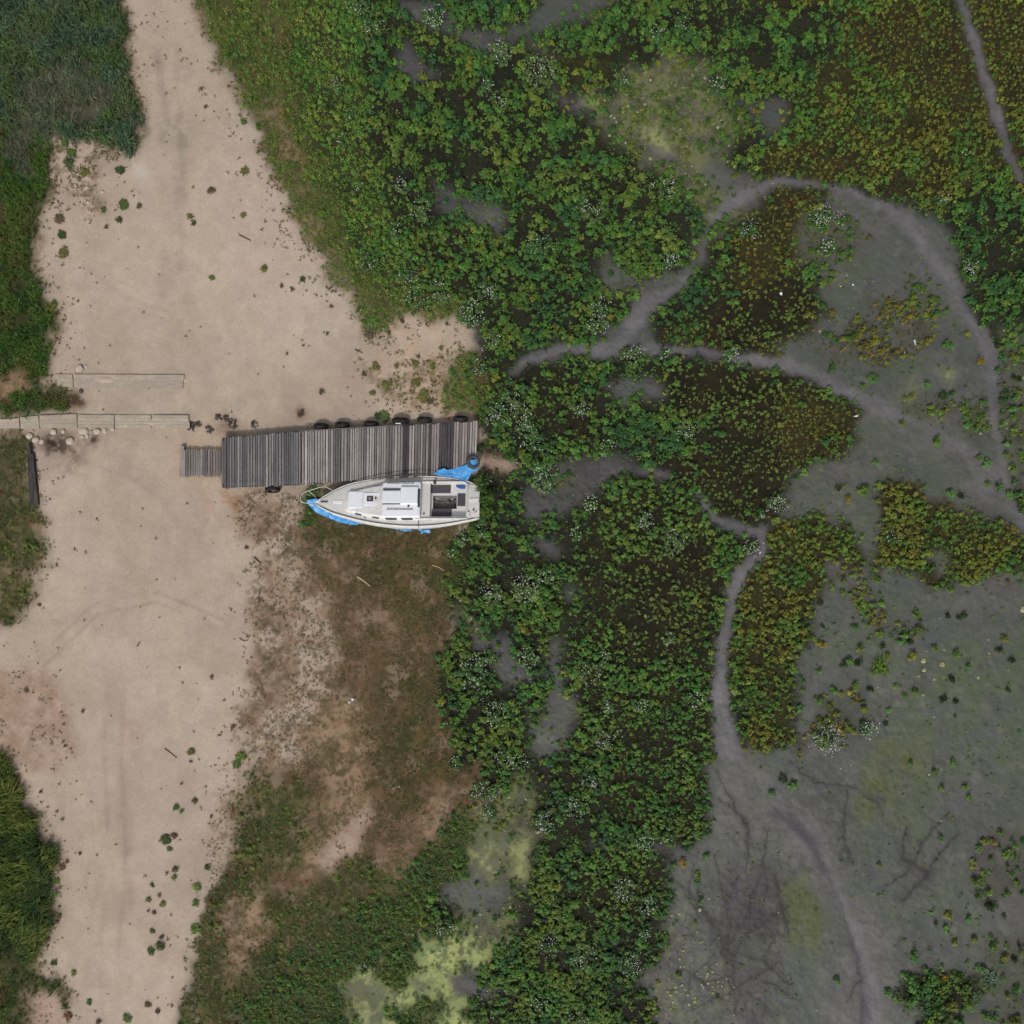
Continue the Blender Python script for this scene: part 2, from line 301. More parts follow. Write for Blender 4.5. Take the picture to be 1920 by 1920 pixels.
# (class, [(x, y, width), ...])
PATHS = [
 ('path', [(1790,-40,16),(1810,30,18),(1832,90,20),(1850,160,20),(1872,230,18),(1890,290,18),(1912,335,20)]),
 ('mud', [(1590,372,40),(1690,430,60),(1750,480,60),(1790,540,30)]),
 ('path', [(1340,410,20),(1400,362,22),(1450,342,14),(1540,345,12),(1600,362,18),(1660,392,20),(1700,420,30),(1740,470,26),(1780,520,20),(1800,570,22),(1840,630,26),(1860,680,24),(1862,760,22),(1872,830,12),(1882,890,18),(1893,945,16),(1925,990,18)]),
 ('path', [(960,705,12),(990,675,18),(1060,660,18),(1150,655,30),(1230,655,20),(1320,662,16),(1420,675,22),(1500,692,22),(1580,730,22),(1650,762,24),(1740,805,14),(1820,852,16),(1880,905,14)]),
 ('path', [(1205,560,20),(1190,600,40),(1170,635,30)]),
 ('path', [(1300,500,8),(1270,540,18),(1210,580,30)]),
 ('path', [(1200,878,14),(1252,890,8)]),
 ('path', [(1305,920,8),(1320,948,12),(1350,978,14),(1400,998,18),(1432,1000,22),(1428,1040,22),(1392,1065,26),(1376,1110,24),(1362,1160,20),(1354,1240,26),(1348,1310,40),(1358,1370,44),(1372,1420,46)]),
 ('wet', [(1455,1518,14),(1500,1545,22),(1530,1590,20),(1555,1650,16),(1590,1720,12),(1605,1790,14),(1625,1850,16),(1620,1960,18)]),
 ('path', [(1545,1640,10),(1580,1690,14),(1610,1760,18),(1640,1880,22),(1640,2000,22)]),
 ('wet', [(1195,262,5),(1210,275,6),(1235,290,9),(1262,300,11)]),
 ('wet', [(1300,662,12),(1360,668,8)]),












 ('mudd', [(850,1835,10),(900,1850,12),(960,1868,12)]),
 ('mudd', [(1100,1590,8),(1180,1588,10),(1250,1590,8)]),
 ('mudd', [(1230,1585,8),(1300,1600,20),(1250,1625,10)]),
]
VEINS = [[(1450,1515,6),(1490,1532,9),(1525,1575,9),(1548,1635,7),(1580,1700,5),(1600,1770,5),(1618,1850,5),(1612,1960,5)],
 [(1385,1640,3),(1360,1690,4),(1372,1740,5)], [(1420,1700,4),(1450,1760,5),(1430,1800,4)], [(1300,1620,3),(1290,1680,4),(1320,1730,4)], [(1400,1860,5),(1450,1900,5)], [(1400,1790,5),(1440,1810,6),(1480,1850,5)], [(1340,1790,5),(1300,1830,4),(1280,1880,3)],
 [(1305,1700,6),(1340,1730,8),(1370,1790,9),(1375,1850,8),(1380,1900,8)],
 [(1430,1640,5),(1410,1680,7),(1400,1720,9),(1370,1760,8),(1350,1790,6)],
 [(1480,1700,6),(1430,1730,9),(1395,1760,10),(1370,1800,10)],
 [(1310,1640,5),(1312,1700,6),(1345,1750,9),(1365,1800,10)],
 [(1455,1640,5),(1462,1700,7),(1480,1750,5)],
 [(1460,1800,5),(1420,1830,7),(1380,1850,9)],
 [(1340,1440,4),(1380,1520,5),(1400,1545,8),(1400,1590,4)],
 [(1500,1880,5),(1460,1850,6),(1430,1840,6)],
 [(1700,1550,6),(1690,1610,9),(1740,1640,11),(1690,1690,5)],
 [(1350,1500,3),(1390,1530,5),(1405,1570,4),(1400,1620,3)],
 [(1480,1430,4),(1530,1470,5),(1600,1475,4),(1650,1510,4)],
 [(1590,1480,4),(1580,1560,5),(1600,1620,4)],
 [(1780,1520,4),(1730,1580,6),(1700,1640,5),(1660,1660,4)],
 [(1740,1640,5),(1760,1600,8),(1800,1560,4)],
 [(1590,1880,4),(1600,1850,5),(1630,1820,4)],
 [(1250,1640,4),(1300,1680,5),(1330,1720,5)],
 [(1440,1560,4),(1430,1620,5),(1440,1660,6),(1425,1720,5)],
 [(1340,1600,3),(1350,1660,5),(1365,1720,6),(1360,1780,7)],
 [(1260,1800,4),(1320,1840,6),(1370,1830,7)],
 [(1290,1900,4),(1340,1870,5),(1375,1860,6)]]
# ground colours of each class: base, second (broad patches), third (fine flecks), scale of patches in m, how much fine fleck
CL = {
 'sand':   (lin(177,160,143), lin(168,151,135), lin(158,141,123), 4.0, .14),
 'sandr':  (lin(168,146,130), lin(158,134,116), lin(140,118,98), 1.0, .6),
 'weedy':  (lin(172,152,136), lin(135,118,98), lin(95,88,62), .8, .8),
 'trans':  (lin(166,149,133), lin(138,117,99), lin(98,84,64), .9, .85),
 'greenl': (lin(46,52,26), lin(58,60,32), lin(40,48,22), .9, .6),
 'greenm': (lin(22,22,10), lin(32,27,13), lin(32,36,17), .9, .5),
 'olivec': (lin(36,34,16), lin(48,42,20), lin(50,52,24), .9, .6),
 'mud':    (lin(83,83,80), lin(74,77,71), lin(92,92,85), 1.8, .30),
 'pmud':   (lin(94,92,91), lin(86,86,83), lin(106,103,100), 1.4, .3),
 'mudd':   (lin(70,67,68), lin(60,58,58), lin(80,79,74), 1.5, .30),
 'path':   (lin(108,105,108), lin(94,92,94), lin(114,112,113), 1.5, .3),
 'gmud':   (lin(76,85,66), lin(78,82,74), lin(100,100,84), 1.3, .30),
 'stain':  (lin(74,80,46), lin(82,86,66), lin(90,92,58), 1.0, .5),
 'speck':  (lin(74,69,68), lin(78,82,66), lin(120,120,92), .6, .5),
 'wet':    (lin(78,74,84), lin(72,68,76), lin(92,88,94), .5, .3),
 'vein':   (lin(44,43,42), lin(54,52,50), lin(76,72,68), .5, .3),
 'green':  (lin(28,27,18), lin(38,36,26), lin(26,30,16), .9, .5),
 'gsparse':(lin(86,82,80), lin(78,80,62), lin(62,64,44), .8, .5),
 'gsparse2':(lin(80,80,72), lin(82,78,76), lin(66,68,50), .8, .4),
 'olive':  (lin(34,32,13), lin(46,38,17), lin(56,54,24), .9, .6),
 'oliveS': (lin(80,79,76), lin(70,66,44), lin(60,56,26), .8, .5),
 'browno': (lin(34,30,12), lin(48,38,17), lin(56,52,24), .9, .6),
 'brown':  (lin(21,19,6), lin(33,26,11), lin(38,37,17), .8, .6),
 'orange': (lin(72,72,64), lin(84,82,78), lin(66,64,42), .6, .6),
 'orangeS':(lin(76,78,72), lin(84,84,80), lin(66,68,46), .6, .6),
 'fuzz':   (lin(86,86,72), lin(104,106,74), lin(66,72,44), .6, .8),
 'algae':  (lin(156,164,104), lin(132,142,94), lin(84,90,66), .5, .9),
 'algae2': (lin(136,142,96), lin(100,104,80), lin(92,96,66), .6, .6),
 'scrub':  (lin(84,80,46), lin(68,72,34), lin(54,60,28), .7, .8),
 'scrubd': (lin(122,108,82), lin(88,84,52), lin(66,66,36), .5, .9),
 'scrubg': (lin(72,70,40), lin(56,60,30), lin(44,50,22), .7, .8),
 'dry':    (lin(110,88,68), lin(88,74,50), lin(70,62,38), 1.0, .8),
 'dryt':   (lin(140,116,94), lin(110,92,68), lin(80,74,46), .7, .9),
 'dryd':   (lin(82,70,42), lin(90,74,50), lin(58,54,28), .8, .8),
 'dryg':   (lin(90,82,54), lin(70,74,38), lin(52,58,28), .8, .8),
 'dryr':   (lin(150,122,100), lin(130,108,84), lin(100,90,60), .5, .6),
 'reed':   (lin(56,62,48), lin(66,62,50), lin(44,56,40), .8, .6),
 'reedb':  (lin(84,80,66), lin(76,70,58), lin(62,64,48), .8, .6),
 'grassL': (lin(52,58,28), lin(66,62,36), lin(40,48,20), .7, .6),
 'grassC': (lin(84,76,52), lin(70,68,40), lin(58,60,30), .8, .8),
 'grassD': (lin(30,36,18), lin(38,42,20), lin(26,32,14), .7, .4),
 'grassE': (lin(62,66,34), lin(84,76,52), lin(50,56,26), .7, .7),
}
NAMES = list(CL); IDX = {n: i for i, n in enumerate(NAMES)}
HALF = 31.0
N = 620                                                # class raster, 0.1 m cells
g = (np.arange(N) + .5) / N * 2 * HALF - HALF
GX, GY = np.meshgrid(g, g)
PX = GX * K + 960; PY = 960 - GY * K
wx = (fbm(GX, GY, 1.3, 3) - .5) * 34 + (fbm(GX, GY, .45, 5, 3, .7) - .5) * 34
wy = (fbm(GX, GY, 1.3, 13) - .5) * 34 + (fbm(GX, GY, .45, 15, 3, .7) - .5) * 34
UX = PX + wx; UY = PY + wy
cls = np.full((N, N), IDX['mud'], dtype=np.int16)
def inpoly(pts, X, Y):
    r = np.zeros(X.shape, bool); n = len(pts)
    for i in range(n):
        x1, y1 = pts[i]; x2, y2 = pts[(i + 1) % n]
        if y1 == y2: continue
        c = ((y1 > Y) != (y2 > Y)) & (X < (x2 - x1) * (Y - y1) / (y2 - y1) + x1)
        r ^= c
    return r
def window(x0, x1, y0, y1):
    m = 40
    j0 = max(0, int(((x0 - m - 960) / K + HALF) / (2 * HALF) * N)); j1 = min(N, int(((x1 + m - 960) / K + HALF) / (2 * HALF) * N) + 1)
    i0 = max(0, int(((960 - y1 - m) / K + HALF) / (2 * HALF) * N)); i1 = min(N, int(((960 - y0 + m) / K + HALF) / (2 * HALF) * N) + 1)
    return slice(i0, i1), slice(j0, j1)
for name, pts in POLY:
    xs = [p[0] for p in pts]; ys = [p[1] for p in pts]
    s = window(min(xs), max(xs), min(ys), max(ys))
    k = 1.0 if name not in ('sand', 'reed', 'grassL', 'grassD') else .7
    if name in ('greenm', 'brown', 'browno', 'olive', 'olivec', 'dry', 'dryt', 'dryd', 'dryg', 'trans', 'scrubg', 'fuzz', 'algae', 'gmud'): k = 1.7
    X = PX[s] + wx[s] * k; Y = PY[s] + wy[s] * k
    q = inpoly(pts, X, Y); c = cls[s]; c[q] = IDX[name]
for name, pts in PATHS:
    for (x1, y1, w1), (x2, y2, w2) in zip(pts[:-1], pts[1:]):
        s = window(min(x1, x2) - 40, max(x1, x2) + 40, min(y1, y2) - 40, max(y1, y2) + 40)
        X = PX[s] + wx[s] * .3; Y = PY[s] + wy[s] * .3
        dx, dy = x2 - x1, y2 - y1; t = np.clip(((X - x1) * dx + (Y - y1) * dy) / (dx * dx + dy * dy), 0, 1)
        d = np.hypot(X - x1 - t * dx, Y - y1 - t * dy)
        c = cls[s]; c[d < (w1 + (w2 - w1) * t) * .5 * (.55 + .75 * fbm(X, Y, 40., 77))] = IDX[name]
def blur(a, r, it=2):
    for _ in range(it):
        for ax in (0, 1):
            b = a.copy()
            for k in range(1, r + 1):
                b += np.roll(a, k, ax) + np.roll(a, -k, ax)
            a = b / (2 * r + 1)
    return a
def bil(a, x, y):
    u = np.clip((x + HALF) / (2 * HALF) * N - .5, 0, N - 1.001); v = np.clip((y + HALF) / (2 * HALF) * N - .5, 0, N - 1.001)
    i = v.astype(int); j = u.astype(int); fu = u - j; fv = v - i
    return (a[i, j] * (1 - fu) + a[i, j + 1] * fu) * (1 - fv) + (a[i + 1, j] * (1 - fu) + a[i + 1, j + 1] * fu) * fv
gr_ = blur(np.isin(cls, [IDX[n] for n in ('reed', 'reedb', 'grassL', 'grassC', 'grassD', 'grassE', 'scrub', 'scrubd')]).astype(np.float32), 4)
fr_ = (cls == IDX['sand']) & (gr_ > .10) & (fbm(GX, GY, .7, 33, 3, .6) + gr_ * .5 > .60)
cls[fr_] = IDX['weedy']
Wt = {n: (cls == IDX[n]).astype(np.float32) for n in NAMES}
Wt = {n: blur(a, 1 if n in ('vein', 'path', 'wet', 'sand', 'algae') else 2) for n, a in Wt.items()}
dryland = sum(Wt[n] for n in ('sand', 'sandr', 'trans', 'weedy', 'scrub', 'scrubd', 'scrubg', 'dry', 'dryt', 'dryd', 'dryg', 'dryr', 'reed', 'reedb', 'grassL', 'grassC', 'grassD', 'grassE'))
hland = blur(dryland.astype(np.float32), 6) * .28
def gz0(x, y):
    return bil(hland, x, y) + (fbm(x, y, 3.5, 91) - .5) * .10 + (fbm(x, y, .7, 92) - .5) * .035
def gz(x, y):
    return float(gz0(np.array([x]), np.array([y]))[0])

# ------------------------------------------------------------------ the ground: one fine sheet
M_ = 1150
gg = np.linspace(-HALF + .1, HALF - .1, M_)
FX, FY = np.meshgrid(gg, gg)
fwx = (fbm(FX, FY, .5, 41, 4, .65) - .5) * .42; fwy = (fbm(FX, FY, .5, 42, 4, .65) - .5) * .42
col = np.zeros((M_, M_, 3), np.float32); tot = np.zeros((M_, M_), np.float32)
fine = fbm(FX, FY, .22, 51, 3, .8); fine2 = fbm(FX, FY, .5, 57, 3, .7)
for n in NAMES:
    w0 = bil(Wt[n], FX + fwx, FY + fwy).astype(np.float32)
    if n in ('path', 'vein', 'wet'): w0 = bil(Wt[n], FX + fwx * .75, FY + fwy * .75).astype(np.float32)
    if w0.max() < .01: continue
    a, b, c, sc, fl = CL[n]
    p = sstep(.40, .60, fbm(FX, FY, sc, 60 + IDX[n], 4, .6))[..., None]
    q = (sstep(.46, .66, fine * .55 + fine2 * .45) * fl)[..., None]
    cc = np.array(a) * (1 - p) + np.array(b) * p
    cc = cc * (1 - q) + np.array(c) * q
    col += cc * w0[..., None]; tot += w0
col /= np.maximum(tot, 1e-4)[..., None]
# broad damp and dry patches and wheel lines of the sand
sandw = bil(Wt['sand'], FX, FY)
SX = FX * K + 960; SY = 960 - FY * K
def streak(pts, width, amt, seed):
    global col
    for (x1, y1), (x2, y2) in zip(pts[:-1], pts[1:]):
        dx, dy = x2 - x1, y2 - y1; t = np.clip(((SX - x1) * dx + (SY - y1) * dy) / (dx * dx + dy * dy), 0, 1)
        d = np.hypot(SX - x1 - t * dx, SY - y1 - t * dy)
        m = np.exp(-(d / width) ** 2) * sstep(.35, .6, fbm(FX, FY, 1.2, seed)) * sandw
        col = col * (1 - m[..., None] * amt)
streak([(290, 0), (300, 120), (330, 300), (345, 420), (340, 520)], 9, .16, 201)
streak([(335, 60), (340, 220), (352, 380)], 7, .14, 202)
streak([(100, 1150), (180, 1090), (260, 1100), (300, 1140)], 4, .10, 203)
streak([(110, 1175), (190, 1130), (250, 1150)], 4, .10, 204)
streak([(120, 1280), (150, 1380), (180, 1500), (200, 1700)], 8, .07, 205)
streak([(80, 1230), (180, 1130), (300, 1110), (420, 1160)], 3, .16, 208)
streak([(85, 1250), (190, 1150), (300, 1128), (410, 1180)], 3, .16, 209)
streak([(205, 1290), (200, 1420), (210, 1600), (190, 1800), (200, 1920)], 5, .13, 212)
streak([(235, 1290), (232, 1420), (240, 1600), (225, 1800), (235, 1920)], 5, .13, 213)
streak([(160, 500), (240, 560), (360, 600), (520, 600)], 5, .10, 214)
streak([(150, 860), (260, 900), (330, 960), (360, 1100)], 6, .10, 215)
wst = sandw * sstep(.5, .72, fbm(FX * 1.0, FY * .35, 1.6, 216, 4, .6)) * .10
col = col * (1 - wst[..., None])
mudm = bil(sum(Wt[n] for n in ('mud', 'mudd', 'gmud', 'pmud', 'speck', 'gsparse2', 'gsparse', 'stain')), FX + fwx, FY + fwy)
for (sc_, lo_, c_, am_, sd_) in ((3.2, .52, lin(78, 84, 68), .5, 231), (2.4, .54, lin(76, 80, 80), .4, 232), (.9, .58, lin(66, 66, 64), .45, 233), (.6, .62, lin(104, 104, 92), .35, 234)):
    m_ = (mudm * sstep(lo_, lo_ + .10, fbm(FX, FY, sc_, sd_, 5, .6)) * am_)[..., None]
    col = col * (1 - m_) + np.array(c_) * m_
rg = 1 - np.abs(2 * fbm(FX + fwx, FY + fwy, 1.15, 240, 4, .55) - 1)
lr = np.exp(-(((SX - 1380) / 130) ** 2 + ((SY - 1770) / 140) ** 2)) * .85 + np.exp(-(((SX - 1620) / 260) ** 2 + ((SY - 1560) / 160) ** 2)) * .30
m_ = (mudm * sstep(.93, .985, rg) * lr)[..., None]
col = col * (1 - m_) + np.array(lin(46, 45, 44)) * m_
for vp in VEINS:
    for (x1, y1, w1), (x2, y2, w2) in zip(vp[:-1], vp[1:]):
        s_ = (slice(max(0, int((min(960 - y1, 960 - y2) / K - 1 + HALF) / (2 * HALF) * M_)), int((max(960 - y1, 960 - y2) / K + 1 + HALF) / (2 * HALF) * M_)),
              slice(max(0, int((min(x1 - 960, x2 - 960) / K - 1 + HALF) / (2 * HALF) * M_)), int((max(x1 - 960, x2 - 960) / K + 1 + HALF) / (2 * HALF) * M_)))
        X_ = SX[s_] + fwx[s_] * 34; Y_ = SY[s_] + fwy[s_] * 34
        dx, dy = x2 - x1, y2 - y1; t_ = np.clip(((X_ - x1) * dx + (Y_ - y1) * dy) / (dx * dx + dy * dy), 0, 1)
        d_ = np.hypot(X_ - x1 - t_ * dx, Y_ - y1 - t_ * dy); ww = (w1 + (w2 - w1) * t_)
        a_ = (np.exp(-(d_ / (ww * .42)) ** 2) * .70 + np.exp(-(d_ / (ww * 1.8)) ** 2) * .20)[..., None] * mudm[s_][..., None]
        col[s_] = col[s_] * (1 - a_) + np.array(lin(44, 43, 43)) * a_
streak([(270, 1400), (250, 1600), (230, 1800)], 12, .06, 206)
streak([(480, 640), (600, 620), (700, 640), (800, 660)], 8, .06, 207)
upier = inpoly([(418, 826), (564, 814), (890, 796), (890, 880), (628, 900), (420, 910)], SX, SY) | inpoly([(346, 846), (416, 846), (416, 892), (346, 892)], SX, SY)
col[upier] = col[upier] * .22  # darker soil under the pier, with the shade below plank gaps painted in
drym = sum(bil(Wt[n], FX + fwx, FY + fwy) for n in ('dry', 'dryt', 'dryd', 'dryg', 'trans', 'grassC'))
for (sc_, lo_, c_, am_, sd_) in ((1.1, .56, lin(154, 132, 112), .40, 221), (.8, .60, lin(108, 76, 56), .38, 222), (.9, .58, lin(58, 54, 30), .5, 223), (.35, .62, lin(142, 122, 100), .3, 224)):
    m_ = (drym * sstep(lo_, lo_ + .12, fbm(FX, FY, sc_, sd_, 4, .65)) * am_)[..., None]
    col = col * (1 - m_) + np.array(c_) * m_
pale = sandw * sstep(.52, .7, fbm(FX, FY, 2.2, 210)) * .16
col = col * (1 - pale[..., None]) + np.array(lin(196, 182, 170)) * pale[..., None]
pink = sandw * sstep(.5, .68, fbm(FX, FY, 3.2, 211)) * .30
col = col * (1 - pink[..., None]) + np.array(lin(174, 158, 148)) * pink[..., None]
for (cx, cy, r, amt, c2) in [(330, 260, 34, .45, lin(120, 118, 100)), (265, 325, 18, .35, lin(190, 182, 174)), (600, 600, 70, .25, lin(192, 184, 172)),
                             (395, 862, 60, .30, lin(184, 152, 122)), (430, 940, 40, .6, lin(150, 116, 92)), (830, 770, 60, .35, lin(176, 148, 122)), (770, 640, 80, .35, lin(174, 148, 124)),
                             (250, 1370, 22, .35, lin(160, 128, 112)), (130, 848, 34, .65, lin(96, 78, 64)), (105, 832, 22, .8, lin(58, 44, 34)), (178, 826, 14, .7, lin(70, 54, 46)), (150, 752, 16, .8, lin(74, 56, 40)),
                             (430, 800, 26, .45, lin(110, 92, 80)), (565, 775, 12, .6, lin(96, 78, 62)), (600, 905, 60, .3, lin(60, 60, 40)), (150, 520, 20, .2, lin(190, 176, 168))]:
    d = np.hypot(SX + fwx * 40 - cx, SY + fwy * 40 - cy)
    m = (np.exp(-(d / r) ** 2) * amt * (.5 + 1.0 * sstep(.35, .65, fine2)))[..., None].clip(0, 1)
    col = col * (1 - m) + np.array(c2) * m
GXf = FX.ravel(); GYf = FY.ravel()
Z = gz0(GXf, GYf)
edge = sstep(HALF - 3, HALF - .1, np.maximum(np.abs(GXf), np.abs(GYf)))
Z = Z * (1 - edge) - .02 * edge
rel = (fine.ravel() - .5) * .05
sandf = sandw.ravel()
Z = Z + rel * (1 - .75 * sandf) * (1 - edge)
veinw = bil(Wt['vein'] + Wt['wet'] + Wt['path'] * .4, GXf, GYf); Z = Z - veinw * .05
me = bpy.data.meshes.new('ground')
me.vertices.add(M_ * M_); me.vertices.foreach_set('co', np.stack([GXf, GYf, Z], 1).astype(np.float32).ravel())
ii, jj = np.meshgrid(np.arange(M_ - 1), np.arange(M_ - 1), indexing='ij'); a0 = (ii * M_ + jj).ravel()
quads = np.stack([a0, a0 + 1, a0 + M_ + 1, a0 + M_], 1).astype(np.int32)
me.loops.add(quads.size); me.loops.foreach_set('vertex_index', quads.ravel())
me.polygons.add(len(quads)); me.polygons.foreach_set('loop_start', np.arange(len(quads), dtype=np.int32) * 4)
me.update(calc_edges=True); me.polygons.foreach_set('use_smooth', np.ones(len(quads), bool))
ca = me.color_attributes.new('tint', 'FLOAT_COLOR', 'POINT')
wetw = bil(sum(Wt[n] for n in ('mud', 'mudd', 'pmud', 'path', 'gmud', 'wet', 'vein', 'stain', 'speck')), GXf, GYf)
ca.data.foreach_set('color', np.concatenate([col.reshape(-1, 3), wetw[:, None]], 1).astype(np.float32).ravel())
gm = mat('ground_soil', rough=.95, tint=True)
n_ = gm.node_tree; L_ = n_.links; b_ = n_.nodes['Principled BSDF']; at_ = [x for x in n_.nodes if x.type == 'ATTRIBUTE'][0]
tc_ = n_.nodes.new('ShaderNodeTexCoord')
cur = at_.outputs['Color']
for sc, lo, hi in ((28, .91, 1.09), (9, .94, 1.06), (1.6, .94, 1.06)):
    nz = n_.nodes.new('ShaderNodeTexNoise'); nz.inputs['Scale'].default_value = sc; nz.inputs['Detail'].default_value = 3
    L_.new(tc_.outputs['Object'], nz.inputs['Vector'])
    mr = n_.nodes.new('ShaderNodeMapRange'); mr.inputs[1].default_value = .3; mr.inputs[2].default_value = .7; mr.inputs[3].default_value = lo; mr.inputs[4].default_value = hi
    L_.new(nz.outputs[0], mr.inputs[0])
    vm = n_.nodes.new('ShaderNodeVectorMath'); vm.operation = 'SCALE'; L_.new(cur, vm.inputs[0]); L_.new(mr.outputs[0], vm.inputs['Scale']); cur = vm.outputs[0]
L_.new(cur, b_.inputs['Base Color'])
rr_ = n_.nodes.new('ShaderNodeMapRange'); rr_.inputs[3].default_value = .95; rr_.inputs[4].default_value = .58
L_.new(at_.outputs['Alpha'], rr_.inputs[0]); L_.new(rr_.outputs[0], b_.inputs['Roughness'])
nb = n_.nodes.new('ShaderNodeTexNoise'); nb.inputs['Scale'].default_value = 11; nb.inputs['Detail'].default_value = 8; L_.new(tc_.outputs['Object'], nb.inputs['Vector'])
bp = n_.nodes.new('ShaderNodeBump'); bp.inputs['Strength'].default_value = .22; bp.inputs['Distance'].default_value = .05
L_.new(nb.outputs[0], bp.inputs['Height']); L_.new(bp.outputs[0], b_.inputs['Normal'])
me.materials.append(gm)
go = bpy.data.objects.new('ground', me); COL.objects.link(go); tag(go, kind='structure')
far = MB(); far.add([(-900, -900, -.25), (900, -900, -.25), (900, 900, -.25), (-900, 900, -.25)], [(0, 1, 2, 3)])
fo = far.build('marsh_plain', mat('marsh_plain', lin(70, 70, 46), .95, noise=[(.05, .8, lin(96, 90, 66)), (.6, .7, lin(44, 50, 26))])); tag(fo, kind='structure')

# ------------------------------------------------------------------ vegetation templates: numpy vertex / quad lists
def leaf(v, q, c, base, d, L, wd, droop, lift, shade, up=Vector((0, 0, 1))):
    """a folded leaf of two quads from base along direction d"""
    s = d.cross(up).normalized() if d.cross(up).length > 1e-3 else Vector((1, 0, 0))
    m = base + d * L * .5 + up * lift * L; t = base + d * L + up * (lift - droop) * L
    n = len(v)
    v += [base - s * wd * .18, base + s * wd * .18, m + s * wd * .5, m - s * wd * .5, t + s * wd * .16, t - s * wd * .16]
    q += [(n, n + 1, n + 2, n + 3), (n + 3, n + 2, n + 4, n + 5)]
    c += [shade] * 6
def T_rosette(rng, petals=7, whorls=2):
    v, q, c = [], [], []
    for wl in range(whorls):
        k = petals - wl * 2
        a0 = rng.random() * 6.28
        for i in range(k):
            a = a0 + i * 6.283 / k + rng.uniform(-.45, .45); d = Vector((math.cos(a), math.sin(a), 0))
            R0 = rng.choice((rng.uniform(.45, .8), rng.uniform(.75, 1.15))) * (1 - .4 * wl); zb = .72 + .38 * wl + rng.uniform(-.3, .25)
            if rng.random() < .1: continue
            sh = rng.uniform(.72, 1.25)
            # stalk leaf with side leaflets
            leaf(v, q, c, Vector((0, 0, zb - .15)) + d * .08, d, R0 * .95, .30, .42, .18, sh)
            for f, sg in ((.45, 1), (.45, -1), (.75, 1), (.75, -1)):
                if rng.random() < .15: continue
                aa = a + sg * rng.uniform(.6, 1.0); dd = Vector((math.cos(aa), math.sin(aa), 0))
                leaf(v, q, c, Vector((0, 0, zb - .02 - f * .10)) + d * R0 * f * .8, dd, R0 * .46, .24, .35, .12, sh * rng.uniform(.82, 1.18))
    return v, q, c
def T_tuft(rng, n=9):
    v, q, c = [], [], []
    for i in range(n):
        a = rng.random() * 6.28; d = Vector((math.cos(a), math.sin(a), 0))
        leaf(v, q, c, Vector((rng.gauss(0, .3), rng.gauss(0, .3), rng.uniform(.1, .9))), d, rng.uniform(.4, .9), .36, .4, .2, rng.uniform(.65, 1.3))
    return v, q, c
def T_grass(rng, n=14, spread=1.0, lean=0., wd=.05):
    v, q, c = [], [], []
    for i in range(n):
        a = rng.random() * 6.28; d = Vector((math.cos(a) + lean, math.sin(a), 0)).normalized()
        b = Vector((rng.gauss(0, .25), rng.gauss(0, .25), 0)); L = rng.uniform(.5, 1.0) * spread; hh = rng.uniform(.5, 1.1)
        s = d.cross(Vector((0, 0, 1))); sh = rng.uniform(.6, 1.45); w0 = wd * rng.uniform(.7, 1.3)
        p0, p1, p2 = b, b + d * L * .35 + Vector((0, 0, hh * .8)), b + d * L + Vector((0, 0, hh * rng.uniform(.3, .95)))
        k = len(v); v += [p0 - s * w0, p0 + s * w0, p1 + s * w0 * .9, p1 - s * w0 * .9, p2 + s * w0 * .3, p2 - s * w0 * .3]
        q += [(k, k + 1, k + 2, k + 3), (k + 3, k + 2, k + 4, k + 5)]; c += [sh] * 6
    return v, q, c
rng = random.Random(5)
def pack(t):
    return np.array([tuple(a) for a in t[0]], np.float32), np.array(t[1], np.int32), np.array(t[2], np.float32)
ROS = [pack(T_rosette(rng, p)) for p in (5, 6, 7, 7, 8, 6, 5, 6, 9, 7)]
ROS1 = [pack(T_rosette(rng, p, 1)) for p in (4, 5, 5, 6, 6, 7)]
TUF = [pack(T_tuft(rng, k)) for k in (7, 9, 11, 9)]
GRA = [pack(T_grass(rng, 14)) for _ in range(5)]
GRAD = [pack(T_grass(rng, 12, .9, 0, .07)) for _ in range(4)]
SWEEP = [pack(T_grass(rng, 16, 1.3, 1.6, .045)) for _ in range(5)]
def mesh_from(name, V, Q, C):
    me = bpy.data.meshes.new(name)
    me.vertices.add(len(V)); me.vertices.foreach_set('co', V.astype(np.float32).ravel())
    me.loops.add(Q.size); me.loops.foreach_set('vertex_index', Q.astype(np.int32).ravel())
    me.polygons.add(len(Q)); me.polygons.foreach_set('loop_start', np.arange(len(Q), dtype=np.int32) * 4)
    me.update(calc_edges=True)
    ca = me.color_attributes.new('tint', 'FLOAT_COLOR', 'POINT')
    ca.data.foreach_set('color', np.concatenate([C, np.ones((len(C), 1))], 1).astype(np.float32).ravel())
    return me
